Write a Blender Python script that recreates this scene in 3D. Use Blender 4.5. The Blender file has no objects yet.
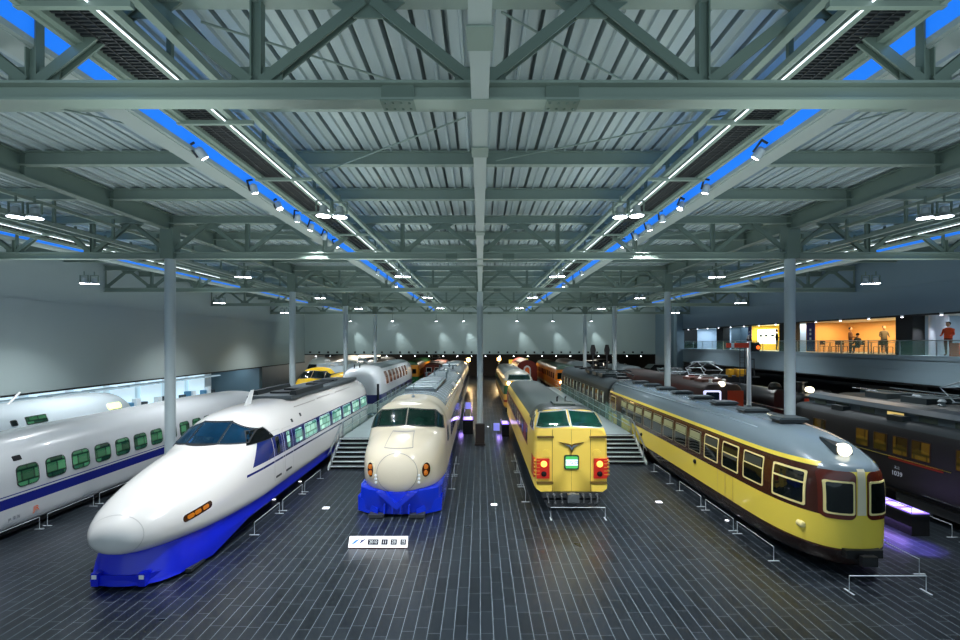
import bpy, math, random
import numpy as np
from mathutils import Vector, Matrix
from mathutils.bvhtree import BVHTree
random.seed(7)
C = bpy.context.scene.collection
SC = bpy.context.scene
PI = math.pi
F = 475.0; CH = 6.5; HZ = 342.0

# ------------------------------------------------------------------ materials
def lin(h):
    if isinstance(h, str):
        h = h.lstrip('#'); c = [int(h[i:i+2], 16)/255 for i in (0, 2, 4)]
    else: c = list(h)
    return [x/12.92 if x <= .04045 else ((x+.055)/1.055)**2.4 for x in c] + [1.0]
_M = {}
def mat(name, col, rough=.5, metal=0.0, emit=None, es=0.0, noise=0.0, nscale=3.0, spec=.5, coat=0.0):
    if name in _M: return _M[name]
    m = bpy.data.materials.new(name); m.use_nodes = True
    nt = m.node_tree; b = nt.nodes['Principled BSDF']
    b.inputs['Base Color'].default_value = lin(col)
    b.inputs['Roughness'].default_value = rough
    b.inputs['Metallic'].default_value = metal
    b.inputs['Specular IOR Level'].default_value = spec
    b.inputs['Coat Weight'].default_value = coat
    if emit:
        b.inputs['Emission Color'].default_value = lin(emit); b.inputs['Emission Strength'].default_value = es
    if noise:
        tc = nt.nodes.new('ShaderNodeTexCoord'); n = nt.nodes.new('ShaderNodeTexNoise')
        n.inputs['Scale'].default_value = nscale; n.inputs['Detail'].default_value = 3
        nt.links.new(tc.outputs['Object'], n.inputs['Vector'])
        mx = nt.nodes.new('ShaderNodeMix'); mx.data_type = 'RGBA'
        c = lin(col); mx.inputs[6].default_value = [x*(1-noise) for x in c[:3]]+[1]
        mx.inputs[7].default_value = [min(1, x*(1+noise)) for x in c[:3]]+[1]
        nt.links.new(n.outputs['Fac'], mx.inputs[0]); nt.links.new(mx.outputs[2], b.inputs['Base Color'])
    _M[name] = m
    return m

def livery(name, base, rules, rough=.25, coat=.4, metal=0.0):
    """paint scheme in object coordinates; each rule is (z0,z1,y0,y1,slope,colour)"""
    if name in _M: return _M[name]
    m = mat(name, base, rough, metal, coat=coat); nt = m.node_tree; b = nt.nodes['Principled BSDF']
    tc = nt.nodes.new('ShaderNodeTexCoord'); sp = nt.nodes.new('ShaderNodeSeparateXYZ')
    nt.links.new(tc.outputs['Object'], sp.inputs[0])
    def mth(op, a, bb):
        n = nt.nodes.new('ShaderNodeMath'); n.operation = op
        for i, v in enumerate((a, bb)):
            if isinstance(v, (int, float)): n.inputs[i].default_value = v
            else: nt.links.new(v, n.inputs[i])
        return n.outputs[0]
    Y, Z = sp.outputs['Y'], sp.outputs['Z']
    cur = None
    for (z0, z1, y0, y1, k, col) in rules:
        yy = mth('ADD', Y, mth('MULTIPLY', Z, k)) if k else Y
        f = mth('MULTIPLY', mth('GREATER_THAN', Z, z0), mth('LESS_THAN', Z, z1))
        f = mth('MULTIPLY', f, mth('MULTIPLY', mth('GREATER_THAN', yy, y0), mth('LESS_THAN', yy, y1)))
        mx = nt.nodes.new('ShaderNodeMix'); mx.data_type = 'RGBA'
        nt.links.new(f, mx.inputs[0])
        if cur is None: mx.inputs[6].default_value = lin(base)
        else: nt.links.new(cur, mx.inputs[6])
        mx.inputs[7].default_value = lin(col); cur = mx.outputs[2]
    if cur is not None: nt.links.new(cur, b.inputs['Base Color'])
    return m

# ------------------------------------------------------------------ mesh builder
class MB:
    def __init__(s): s.v = []; s.f = []; s.m = []; s.mi = 0
    def add(s, vs, fs):
        n = len(s.v); s.v += [tuple(p) for p in vs]
        for f in fs: s.f.append(tuple(i+n for i in f)); s.m.append(s.mi)
        return s
    def box(s, x0, x1, y0, y1, z0, z1):
        v = [(x, y, z) for x in (x0, x1) for y in (y0, y1) for z in (z0, z1)]
        return s.add(v, [(0,1,3,2),(4,6,7,5),(0,4,5,1),(2,3,7,6),(0,2,6,4),(1,5,7,3)])
    def cbox(s, c, d):
        return s.box(c[0]-d[0]/2, c[0]+d[0]/2, c[1]-d[1]/2, c[1]+d[1]/2, c[2]-d[2]/2, c[2]+d[2]/2)
    def bar(s, a, b, w=.1, h=None, up=(0, 0, 1)):
        h = h or w; a = Vector(a); b = Vector(b); d = (b-a).normalized(); up = Vector(up)
        if abs(d.dot(up)) > .99: up = Vector((0, 1, 0))
        r = d.cross(up).normalized(); u = r.cross(d)
        v = [p + r*(sx*w/2) + u*(sz*h/2) for p in (a, b) for sx, sz in ((-1,-1),(1,-1),(1,1),(-1,1))]
        return s.add(v, [(0,3,2,1),(4,5,6,7),(0,1,5,4),(1,2,6,5),(2,3,7,6),(3,0,4,7)])
    def ibeam(s, a, b, w=.2, h=.3, t=.03, up=(0, 0, 1)):
        a = Vector(a); b = Vector(b); d = (b-a).normalized(); up = Vector(up)
        if abs(d.dot(up)) > .99: up = Vector((0, 1, 0))
        u = d.cross(up).normalized().cross(d)
        s.bar(a+u*(h/2-t/2), b+u*(h/2-t/2), w, t, up); s.bar(a-u*(h/2-t/2), b-u*(h/2-t/2), w, t, up)
        return s.bar(a, b, t*.8, h-2*t+.002, up)
    def tube(s, pts, r, n=8, cap=True):
        pts = [Vector(p) for p in pts]; rr = r if isinstance(r, (list, tuple)) else [r]*len(pts)
        vs = []; fs = []
        for i, p in enumerate(pts):
            d = (pts[min(i+1, len(pts)-1)]-pts[max(i-1, 0)]).normalized()
            up = Vector((0, 0, 1)) if abs(d.z) < .95 else Vector((1, 0, 0))
            a = d.cross(up).normalized(); b = d.cross(a)
            for k in range(n):
                t = 2*PI*k/n; vs.append(p + a*math.cos(t)*rr[i] + b*math.sin(t)*rr[i])
        for i in range(len(pts)-1):
            for k in range(n):
                k2 = (k+1) % n; fs.append((i*n+k, i*n+k2, (i+1)*n+k2, (i+1)*n+k))
        if cap: fs.append(tuple(range(n))[::-1]); fs.append(tuple((len(pts)-1)*n+k for k in range(n)))
        return s.add(vs, fs)
    def lathe(s, prof, n=20, c=(0, 0, 0), axis='z'):
        vs = []; fs = []
        for (r, h) in prof:
            for k in range(n):
                t = 2*PI*k/n; x, y = r*math.cos(t), r*math.sin(t)
                p = {'z': (x, y, h), 'y': (x, h, y), 'x': (h, x, y)}[axis]
                vs.append((p[0]+c[0], p[1]+c[1], p[2]+c[2]))
        for i in range(len(prof)-1):
            for k in range(n):
                k2 = (k+1) % n; fs.append((i*n+k, i*n+k2, (i+1)*n+k2, (i+1)*n+k))
        fs.append(tuple(range(n))[::-1]); fs.append(tuple((len(prof)-1)*n+k for k in range(n)))
        return s.add(vs, fs)
    def prism(s, poly, a, b, axis='y'):
        """poly in the two other axes, extruded from a to b"""
        n = len(poly); f = {'y': lambda p, t: (p[0], t, p[1]), 'z': lambda p, t: (p[0], p[1], t), 'x': lambda p, t: (t, p[0], p[1])}[axis]
        vs = [f(p, a) for p in poly] + [f(p, b) for p in poly]
        fs = [tuple(range(n))[::-1], tuple(range(n, 2*n))] + [(i, (i+1) % n, n+(i+1) % n, n+i) for i in range(n)]
        return s.add(vs, fs)
    def build(s, name, m, parent=None, smooth=False, fix=True):
        me = bpy.data.meshes.new(name); me.from_pydata(s.v, [], s.f)
        for mm in (m if isinstance(m, (list, tuple)) else [m]): me.materials.append(mm)
        me.polygons.foreach_set('material_index', s.m)
        if smooth:
            me.polygons.foreach_set('use_smooth', [True]*len(s.f))
            if smooth is not True: 
                try: me.set_sharp_from_angle(angle=math.radians(smooth))
                except Exception: pass
        if fix:
            import bmesh
            bm = bmesh.new(); bm.from_mesh(me); bmesh.ops.recalc_face_normals(bm, faces=bm.faces); bm.to_mesh(me); bm.free()
        o = bpy.data.objects.new(name, me); C.objects.link(o)
        if parent: o.parent = parent
        return o

def tag(o, label=None, cat=None, group=None, kind=None):
    if label: o['label'] = label
    if cat: o['category'] = cat
    if group: o['group'] = group
    if kind: o['kind'] = kind
    return o
def thing(name, label, cat, loc=(0, 0, 0), rz=0, group=None):
    o = bpy.data.objects.new(name, None); C.objects.link(o); o.empty_display_size = .2
    o.location = loc; o.rotation_euler = (0, 0, rz)
    return tag(o, label, cat, group)
def struct(name, mb, m, **k):
    return tag(mb.build(name, m, **k), kind='structure')
def copy_tree(o, parent=None):
    c = o.copy(); C.objects.link(c)
    if parent: c.parent = parent
    for ch in list(o.children): copy_tree(ch, c)
    return c
def dup(o, label, loc=None, rz=None, group=None):
    c = copy_tree(o); c['label'] = label
    if loc is not None: c.location = loc
    if rz is not None: c.rotation_euler = (0, 0, rz)
    if group: c['group'] = group
    return c
def text(name, body, size, m, parent, loc, rot, sx=1.0, ext=.002):
    cu = bpy.data.curves.new(name, 'FONT'); cu.body = body; cu.size = size; cu.extrude = ext
    cu.align_x = 'CENTER'; cu.align_y = 'CENTER'; cu.materials.append(m)
    o = bpy.data.objects.new(name, cu); C.objects.link(o); o.parent = parent
    bpy.context.view_layer.update()
    me = bpy.data.meshes.new_from_object(o.evaluated_get(bpy.context.evaluated_depsgraph_get())); me.name = name
    o2 = bpy.data.objects.new(name, me); C.objects.link(o2); o2.parent = parent
    bpy.data.objects.remove(o); bpy.data.curves.remove(cu)
    o2.location = loc; o2.rotation_euler = rot; o2.scale = (sx, 1, 1)
    return o2
def light(name, typ, loc, energy, col=(1, 1, 1), parent=None, rot=None, **k):
    l = bpy.data.lights.new(name, typ); l.energy = energy; l.color = col
    for a, v in k.items(): setattr(l, a, v)
    o = bpy.data.objects.new(name, l); C.objects.link(o); o.location = loc
    if rot: o.rotation_euler = rot
    if parent: o.parent = parent
    return o
ORD = ['first', 'second', 'third', 'fourth', 'fifth', 'sixth', 'seventh', 'eighth', 'ninth', 'tenth', 'eleventh', 'twelfth',
       'thirteenth', 'fourteenth', 'fifteenth', 'sixteenth']

# palette
STEEL = mat('painted_steel', '#849389', .45, noise=.06, nscale=1.5)
STEEL2 = mat('painted_steel_dark', '#68786e', .5, noise=.06, nscale=1.5)
DECK = mat('galvanised_deck', '#adb9bb', .5, metal=.1, noise=.08, nscale=.6)
BLACK = mat('matt_black', '#0c0c0d', .5)
DARK = mat('dark_grey_metal', '#2b2d2f', .5)
CHROME = mat('chrome', '#cfd3d6', .2, metal=1)
RAILM = mat('brushed_rail', '#9aa4a8', .35, metal=.7)
WHITE = mat('white_plastic', '#eceeee', .4)
LAMPW = mat('lamp_lens_white', '#ffffff', .3, emit='#eef2ff', es=14)
LAMPY = mat('lamp_lens_warm', '#fff0c0', .3, emit='#ffdf90', es=9)
BLUELED = mat('blue_led_cove', '#2a78d8', .4, emit='#1c74ea', es=.5)
GLASSD = mat('dark_tinted_glass', '#0a1512', .06, spec=.6)
GLASSG = mat('cab_glass_green', '#0d2a22', .08, noise=.8, nscale=1.6)
def lit_glass(name, c1, c2, es, scale):
    """saloon seen through tinted glass: bright upper wall, darker seat backs below"""
    m = mat(name, '#061410', .08); nt = m.node_tree; b = nt.nodes['Principled BSDF']
    tc = nt.nodes.new('ShaderNodeTexCoord'); mp = nt.nodes.new('ShaderNodeMapping'); mp.inputs['Scale'].default_value = scale
    br = nt.nodes.new('ShaderNodeTexBrick'); br.inputs['Scale'].default_value = 1; br.offset = .5
    br.inputs['Color1'].default_value = lin(c1); br.inputs['Color2'].default_value = lin(c2); br.inputs['Mortar'].default_value = [x*.35 for x in lin(c1)[:3]]+[1]
    br.inputs['Mortar Size'].default_value = .05; br.inputs['Mortar Smooth'].default_value = 1; br.inputs['Brick Width'].default_value = .45; br.inputs['Row Height'].default_value = .36
    sw = nt.nodes.new('ShaderNodeSeparateXYZ'); cb = nt.nodes.new('ShaderNodeCombineXYZ')
    nt.links.new(tc.outputs['Object'], mp.inputs[0]); nt.links.new(mp.outputs[0], sw.inputs[0])
    nt.links.new(sw.outputs[1], cb.inputs[0]); nt.links.new(sw.outputs[2], cb.inputs[1]); nt.links.new(cb.outputs[0], br.inputs['Vector'])
    nt.links.new(br.outputs['Color'], b.inputs['Emission Color'])
    b.inputs['Emission Strength'].default_value = es
    return m
WIN_GREEN = lit_glass('lit_saloon_glass_green', '#0c2416', '#3f7a56', .55, (1, 1, 1))
WIN_PALE = lit_glass('lit_saloon_glass_pale', '#3f7f70', '#a8d8c4', .8, (1, .8, 1.2))
WIN_YEL = lit_glass('lit_saloon_glass_yellow', '#2a1e06', '#7a5c1c', .25, (1, .9, .6))
GREENGLASS = mat('green_tinted_glass', '#8fc8b8', .1)
_g = GREENGLASS.node_tree.nodes['Principled BSDF']; _g.inputs['Alpha'].default_value = .16
RUBBER = mat('rubber_gasket', '#15181a', .6)

# ------------------------------------------------------------------ lofted bodies
def interp_rows(rows, ys):
    rows = np.array(rows, float); x = rows[:, 0]; out = []
    for c in range(1, rows.shape[1]):
        y = rows[:, c]; h = np.diff(x); d = np.diff(y)/h; m = np.zeros(len(x))
        for i in range(1, len(x)-1):
            if d[i-1]*d[i] > 0:
                w1 = 2*h[i]+h[i-1]; w2 = h[i]+2*h[i-1]; m[i] = (w1+w2)/(w1/d[i-1]+w2/d[i])
        m[0] = d[0]; m[-1] = d[-1]
        r = []
        for q in ys:
            i = min(max(np.searchsorted(x, q)-1, 0), len(x)-2); t = (q-x[i])/h[i]
            r.append((2*t**3-3*t**2+1)*y[i]+(t**3-2*t**2+t)*h[i]*m[i]+(-2*t**3+3*t**2)*y[i+1]+(t**3-t**2)*h[i]*m[i+1])
        out.append(r)
    return np.array(out).T
def sgnpow(v, e): return math.copysign(abs(v)**e, v)
def sec(w, zc, zt, zb, nu, nl, N):
    P = []
    for k in range(N):
        t = 2*PI*k/N; c, s = math.cos(t), math.sin(t); n = nu if s >= 0 else nl
        P.append((w*sgnpow(c, 2/n), zc + (zt-zc if s >= 0 else zc-zb)*sgnpow(s, 2/n)))
    return P
class Body:
    dense = ''
    def __init__(s, rows, N=72, ny=None, ys=None):
        L = rows[-1][0]
        if ys is None:
            a = [r[0] for r in rows]; ys = set(a)
            for p, q in zip(a, a[1:]):
                n = max(2, int((q-p)/.22)) if q-p < 3 else max(2, int((q-p)/1.0))
                for k in range(1, n): ys.add(p+(q-p)*k/n)
            ys = sorted(ys)
        R = interp_rows(rows, ys); s.v = []; s.f = []
        for y, r in zip(ys, R):
            for (x, z) in sec(*r, N): s.v.append((x, y, z))
        n = len(ys)
        for i in range(n-1):
            for k in range(N):
                k2 = (k+1) % N; s.f.append((i*N+k, i*N+k2, (i+1)*N+k2, (i+1)*N+k))
        c0 = len(s.v); s.v.append((0, ys[0], (R[0][2]+R[0][3])/2)); s.v.append((0, ys[-1], (R[-1][2]+R[-1][3])/2))
        for k in range(N):
            k2 = (k+1) % N; s.f.append((c0, k2, k)); s.f.append((c0+1, (n-1)*N+k, (n-1)*N+k2))
        s.tree = BVHTree.FromPolygons([Vector(v) for v in s.v], s.f)
    def build(s, name, m, parent, sharp=50):
        b = MB(); b.add(s.v, s.f); return b.build(name, m, parent, smooth=sharp)
    def hit(s, mode, a, b):
        if mode == 'L': o, d = (-6, a, b), (1, 0, 0)
        elif mode == 'R': o, d = (6, a, b), (-1, 0, 0)
        elif mode == 'F': o, d = (a, -6, b), (0, 1, 0)
        elif mode == 'B': o, d = (a, 60, b), (0, -1, 0)
        elif mode == 'T': o, d = (a, b, 9), (0, 0, -1)
        elif mode == 'D': o, d = (a, b, -3), (0, 0, 1)
        o = Vector(o); d = Vector(d); loc, nrm, i, dist = s.tree.ray_cast(o, d)
        if loc is None:
            loc, nrm, i, dist = s.tree.find_nearest(o + d*(6 if mode in 'LR' else 8))
        if nrm.dot(d) > 0: nrm = -nrm
        return loc, nrm
    def patch(s, mode, outline, off=.012, thick=.03, rings=4, inner=None, mb=None):
        """outline in the plane across the view direction, laid on the skin; inner = scale or outline of a hole"""
        if mode == 'F' or mode in s.dense:
            out, inn = [], []
            for i in range(len(outline)):
                p, q = outline[i], outline[(i+1) % len(outline)]; k = max(1, math.ceil(math.dist(p, q)/.07))
                for j in range(k):
                    out.append((p[0]+(q[0]-p[0])*j/k, p[1]+(q[1]-p[1])*j/k))
                    if inner is not None:
                        p2, q2 = inner[i], inner[(i+1) % len(inner)]; inn.append((p2[0]+(q2[0]-p2[0])*j/k, p2[1]+(q2[1]-p2[1])*j/k))
            outline = out; inner = inn if inner is not None else None
            rings = max(rings, int(max(max(abs(p[0]-outline[0][0]) for p in outline), max(abs(p[1]-outline[0][1]) for p in outline))/.14)+1)
        mb = mb or MB(); n = len(outline)
        cx = sum(p[0] for p in outline)/n; cz = sum(p[1] for p in outline)/n
        vs = []; fs = []
        if inner is None: lv = [1-i/rings for i in range(rings)]; levels = [[(cx+(p[0]-cx)*q, cz+(p[1]-cz)*q) for p in outline] for q in lv]
        else: levels = [outline, inner]
        for ring in levels:
            for p in ring:
                l, nn = s.hit(mode, *p); vs.append(l+nn*off)
        for i in range(len(levels)-1):
            for k in range(n):
                k2 = (k+1) % n; fs.append((i*n+k, i*n+k2, (i+1)*n+k2, (i+1)*n+k))
        if inner is None:
            l, nn = s.hit(mode, cx, cz); vs.append(l+nn*off); c = len(vs)-1; i = len(levels)-1
            for k in range(n): fs.append((i*n+k, i*n+(k+1) % n, c))
        base = len(vs)
        for p in outline:
            l, nn = s.hit(mode, *p); vs.append(l+nn*(off-thick))
        for k in range(n):
            k2 = (k+1) % n; fs.append((k, k2, base+k2, base+k))
        return mb.add(vs, fs)
def rrect(x0, x1, z0, z1, r=.1, n=4, seg=3):
    r = min(r, (x1-x0)/2.01, (z1-z0)/2.01); P = []
    for (cx, cz, a) in ((x1-r, z0+r, -90), (x1-r, z1-r, 0), (x0+r, z1-r, 90), (x0+r, z0+r, 180)):
        for i in range(n+1):
            t = math.radians(a+90*i/n); P.append((cx+r*math.cos(t), cz+r*math.sin(t)))
    out = []
    for p, q in zip(P, P[1:]+P[:1]):
        L = math.dist(p, q); k = max(1, int(L/.25))
        for i in range(k): out.append((p[0]+(q[0]-p[0])*i/k, p[1]+(q[1]-p[1])*i/k))
    return out
def poly(pts, step=.18):
    out = []
    for p, q in zip(pts, pts[1:]+pts[:1]):
        k = max(1, int(math.dist(p, q)/step))
        for i in range(k): out.append((p[0]+(q[0]-p[0])*i/k, p[1]+(q[1]-p[1])*i/k))
    return out
def ell(cx, cz, a, b, n=20): return [(cx+a*math.cos(2*PI*k/n), cz+b*math.sin(2*PI*k/n)) for k in range(n)]
def grow(pts, g):
    n = len(pts); cx = sum(p[0] for p in pts)/n; cz = sum(p[1] for p in pts)/n
    hx = max(abs(p[0]-cx) for p in pts); hz = max(abs(p[1]-cz) for p in pts)
    return [(cx+(p[0]-cx)*(1+g/hx), cz+(p[1]-cz)*(1+g/hz)) for p in pts]

def bogie(parent, y, half=.75, r=.43):
    b = MB()
    for sx in (-1, 1):
        for dy in (-1.1, 1.1):
            b.lathe([(r-.02, -.06), (r, -.05), (r, .05), (r+.03, .055), (r+.03, .08)] if sx > 0 else [(r+.03, -.08), (r+.03, -.055), (r, -.05), (r, .05), (r-.02, .06)],
                    18, (sx*half, y+dy, r+.04), 'x')
        b.box(sx*(half+.17)-.06, sx*(half+.17)+.06, y-1.5, y+1.5, .42, .62)
    for dy in (-1.1, 1.1): b.tube([(-half, y+dy, r+.04), (half, y+dy, r+.04)], .07)
    b.box(-half, half, y-.3, y+.3, .5, .7)
    return b.build('bogie', DARK, parent)
# ================================================================== SHELL
YB = 65.0; ROWS = [6.4+12*k for k in range(5)]       # truss rows and column rows
def floor_mat():
    m = mat('slate_floor_tiles', '#20262b', .27); nt = m.node_tree; b = nt.nodes['Principled BSDF']
    N = nt.nodes.new; K = nt.links.new
    tc = N('ShaderNodeTexCoord'); sp = N('ShaderNodeSeparateXYZ'); K(tc.outputs['Object'], sp.inputs[0])
    def mth(op, a, bb=0.0):
        n = N('ShaderNodeMath'); n.operation = op
        for i, v in enumerate((a, bb)):
            if isinstance(v, (int, float)): n.inputs[i].default_value = v
            else: K(v, n.inputs[i])
        return n.outputs[0]
    W, L = .295, .85
    u = mth('DIVIDE', mth('ADD', sp.outputs['X'], 100.0), W); col = mth('FLOOR', u); fu = mth('FRACT', u)
    rnd = mth('FRACT', mth('MULTIPLY', mth('SINE', mth('MULTIPLY', col, 12.9898)), 43.758))
    v = mth('ADD', mth('DIVIDE', mth('ADD', sp.outputs['Y'], 100.0), L), rnd); row = mth('FLOOR', v); fv = mth('FRACT', v)
    gl = mth('ADD', mth('LESS_THAN', fu, .035), mth('GREATER_THAN', fu, .985))
    gs = mth('MULTIPLY', mth('LESS_THAN', fv, .014), .55)
    joint = mth('MAXIMUM', mth('MULTIPLY', gl, .9), gs)
    cv = N('ShaderNodeCombineXYZ'); K(col, cv.inputs[0]); K(row, cv.inputs[1])
    wn = N('ShaderNodeTexWhiteNoise'); wn.noise_dimensions = '2D'; K(cv.outputs[0], wn.inputs['Vector'])
    t = N('ShaderNodeMix'); t.data_type = 'RGBA'; t.inputs[6].default_value = lin('#151b21'); t.inputs[7].default_value = lin('#20272e'); K(wn.outputs['Value'], t.inputs[0])
    nz = N('ShaderNodeTexNoise'); nz.inputs['Scale'].default_value = .5; nz.inputs['Detail'].default_value = 4; K(tc.outputs['Object'], nz.inputs['Vector'])
    g = N('ShaderNodeMix'); g.data_type = 'RGBA'; K(joint, g.inputs[0]); K(t.outputs[2], g.inputs[6]); g.inputs[7].default_value = lin('#78848c')
    K(g.outputs[2], b.inputs['Base Color'])
    rr = N('ShaderNodeMapRange'); rr.inputs['To Min'].default_value = .22; rr.inputs['To Max'].default_value = .42
    K(mth('ADD', mth('MULTIPLY', nz.outputs['Fac'], .85), mth('MULTIPLY', wn.outputs['Value'], .15)), rr.inputs['Value']); K(rr.outputs[0], b.inputs['Roughness'])
    return m
FLOOR = floor_mat()
WALL = mat('wall_panel_grey', '#a3b0ae', .6, noise=.05, nscale=.3)
WALLR = mat('wall_panel_bluegrey', '#7b8f99', .55, noise=.05, nscale=.3)
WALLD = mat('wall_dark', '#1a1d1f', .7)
b = MB(); b.box(-30, 31, -7, 92, -.2, 0); struct('floor', b, FLOOR)

# corrugated roof deck, ribs running away from the camera
b = MB(); x = -25.0; vs = []; per = .5
prof = []
while x < 25.0:
    prof += [(x, 11.50), (x+.16, 11.50), (x+.18, 11.44), (x+.22, 11.44), (x+.24, 11.50), (x+.405, 11.50), (x+.407, 11.84), (x+.492, 11.84), (x+.494, 11.50)]
    x += per
n = len(prof)
for y in (-3, YB+.2):
    vs += [(p[0], y, p[1]) for p in prof]
b.add(vs, [(i, i+1, n+i+1, n+i) for i in range(n-1)])
struct('ceiling', b, DECK, fix=False)
b = MB(); b.box(-25, 25, -3, YB+.2, 11.86, 12.0); struct('ceiling_slab', b, WALLD)

# walls: upper panels over open recesses
b = MB(); b.box(-24.5, -24, -7, YB, 3.76, 11.7); b.box(-24.0, -23.96, -7, YB, 8.75, 8.8); struct('wall_left', b, WALL)
b = MB(); b.box(-24.01, -23.96, -7, YB, 3.70, 3.80); struct('trim_1', b, BLACK)
b = MB(); b.box(-24.5, 24.5, YB, YB+.4, 4.8, 11.7); b.box(-24, 24, YB-.03, YB, 10.0, 10.06); struct('wall_back', b, WALL)
b = MB(); b.box(-24.5, 24.5, YB-.02, YB+.3, 4.72, 4.84); struct('trim_2', b, BLACK)
b = MB(); b.box(24, 24.5, -7, 57, 7.98, 11.7); b.box(24, 24.5, 57, YB, 0, 11.7)
b.box(23.96, 24, -7, 57, 9.6, 9.64); struct('wall_right', b, WALLR)
# pilasters at the far end of the balcony
for i, yy in enumerate((56.2, 58.6)):
    b = MB(); b.box(23.3, 24, yy, yy+.9, 0, 10.2)
    tag(b.build('wall_pilaster', WALLR), 'grey wall pilaster %s the far end of the upper gallery' % ('right at' if i == 0 else 'a step beyond'), 'pilaster', kind='structure')

# left recess with bright cases
b = MB(); b.box(-30, -29.7, -7, YB+26, 0, 4.4); struct('wall_recess_left', b, mat('recess_wall_white', '#dfe8ea', .5))
b = MB(); b.box(-30, -24.3, -7, YB+.1, 3.9, 4.2); struct('ceiling_recess_left', b, mat('recess_ceiling', '#77858a', .5))
b = MB(); b.box(-29.7, -24.4, 52.5, 53.2, 0, 3.9); struct('wall_recess_end', b, mat('recess_bluegrey', '#4e6672', .5))
# rear hall beneath the back wall
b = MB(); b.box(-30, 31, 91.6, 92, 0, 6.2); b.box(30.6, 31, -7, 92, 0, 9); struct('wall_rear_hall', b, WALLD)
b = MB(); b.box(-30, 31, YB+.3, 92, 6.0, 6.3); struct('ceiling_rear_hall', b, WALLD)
# soffit lamps along the back wall edge
lp = None
k = 0
for i in range(39):
    xx = -23.2+i*1.47/1.2
    if xx > 23: break
    if lp is None:
        lp = thing('soffit_bracket', 'x', 'bracket', (xx, YB-.03, 5.1), 0, 'black brackets along the foot of the back wall')
        m_ = MB(); m_.box(-.11, .11, -.16, .03, -.11, .11); m_.box(-.05, .05, -.22, -.16, -.05, .05); m_.build('bracket_head', BLACK, lp)
        o = lp
    else: o = dup(lp, 'x', (xx, YB-.03, 5.1))
    o['label'] = 'small black bracket on the foot of the grey back wall'
hl = None
for i in range(24):
    xx = -22.4+i*1.93
    if hl is None:
        hl = thing('soffit_downlight', 'small white downlight under the edge of the back wall', 'light', (xx, YB-.1, 4.66), 0, 'downlights under the back wall edge')
        MB().lathe([(.09, -.1), (.11, .05)], 10).build('can', WHITE, hl)
        MB().lathe([(.075, -.13), (.08, -.10)], 10).build('lens', LAMPW, hl)
    else: dup(hl, hl['label'], (xx, YB-.1, 4.66))

# ================================================================== UPPER GALLERY ON THE RIGHT
b = MB(); b.box(24, 30.6, -7, 57, 5.45, 5.75); b.box(24, 24.35, -7, 57, 4.17, 5.5); b.box(23.97, 24, -7, 57, 4.95, 4.97)
struct('wall_gallery_parapet', b, WALLR)
b = MB(); b.box(23.96, 24.01, -7, 57, 7.93, 8.03); b.box(24.0, 24.05, -7, 57, 4.10, 4.2); struct('trim_3', b, BLACK)
b = MB(); b.box(24.3, 30.6, -7, 57, 8.0, 8.2); struct('ceiling_gallery', b, mat('gallery_ceiling', '#d8d4c8', .6))
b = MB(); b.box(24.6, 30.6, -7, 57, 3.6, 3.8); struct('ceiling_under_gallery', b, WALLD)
# dark piers between the shop fronts
for (d0, d1, w) in ((49.2, 47.9, 'farthest'), (38.9, 37.4, 'middle'), (28.0, 26.9, 'nearest')):
    b = MB(); b.box(24.5, 25.2, d1, d0, 5.75, 8.0)
    tag(b.build('gallery_pier', WALLD), '%s of the three dark piers between the lit gallery rooms' % w, 'pier', kind='structure')
# rooms behind: (y0, y1, wall colour, light colour, watts)
CREAM = mat('room_wall_cream', '#d8a868', .6); YEL = mat('room_wall_yellow', '#e2c04a', .6)
COOLW = mat('room_wall_coolwhite', '#a9bccb', .6); PANELB = mat('room_wall_slate', '#566b78', .6)
rooms = [(8, 27.4, 28.6, COOLW, (.80, .88, 1), 170), (27.4, 37.3, 28.9, CREAM, (1, .66, .32), 270), (37.3, 38.4, 27, COOLW, (.8, .9, 1), 25),
         (38.4, 44.9, 28.4, YEL, (1, .88, .5), 170), (44.9, 48.4, 26.5, PANELB, (.7, .85, 1), 30), (48.4, 56, 28, COOLW, (.75, .87, 1), 130)]
for i, (y0, y1, xb, m_, col, w) in enumerate(rooms):
    b = MB(); b.box(xb, xb+.15, y0, y1, 5.75, 8.0); b.box(25.6, xb, y1-.08, y1, 5.75, 8.0)
    struct('wall_room_%d' % (i+1), b, m_)
    light('room_light', 'AREA', ((25+xb)/2, (y0+y1)/2, 7.93), w, col, shape='RECTANGLE', size=1.6, size_y=(y1-y0)*.85)
b = MB(); b.box(26.4, 26.5, 24.55, 25.75, 5.75, 7.6); tag(b.build('wall_panel', YEL), 'flat yellow panel in the white gallery room', 'panel')
for yy, nm in ((23.9, 'second'), (26.5, 'first')):
    b = MB(); b.lathe([(.42, 5.75), (.42, 8.0)], 24, (25.6, yy, 0)); tag(b.build('round_column', mat('white_column', '#dfe6f2', .5)), 'round white column in the pale gallery room, %s from the dark pier' % nm, 'column', kind='structure')
    light('column_downlight', 'SPOT', (25.0, yy, 7.9), 160, (.9, .93, 1), rot=(0, math.radians(14), 0), spot_size=1.1, spot_blend=.6, shadow_soft_size=.05)
b = MB(); b.box(24.9, 25.0, 39.9, 42.6, 6.35, 7.6); t = b.build('projection_screen', mat('screen_lit', '#ffffff', .5, emit='#fffde0', es=2.2)); tag(t, 'bright white display screen in the yellow gallery room', 'screen')
b = MB()
for q, yy in enumerate((40.4, 41.3, 42.1)): b.box(24.87, 24.9, yy-.2, yy+.2, 6.95, 7.15)
b.build('picture', mat('screen_picture', '#7d8d8a', .5), t)
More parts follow.
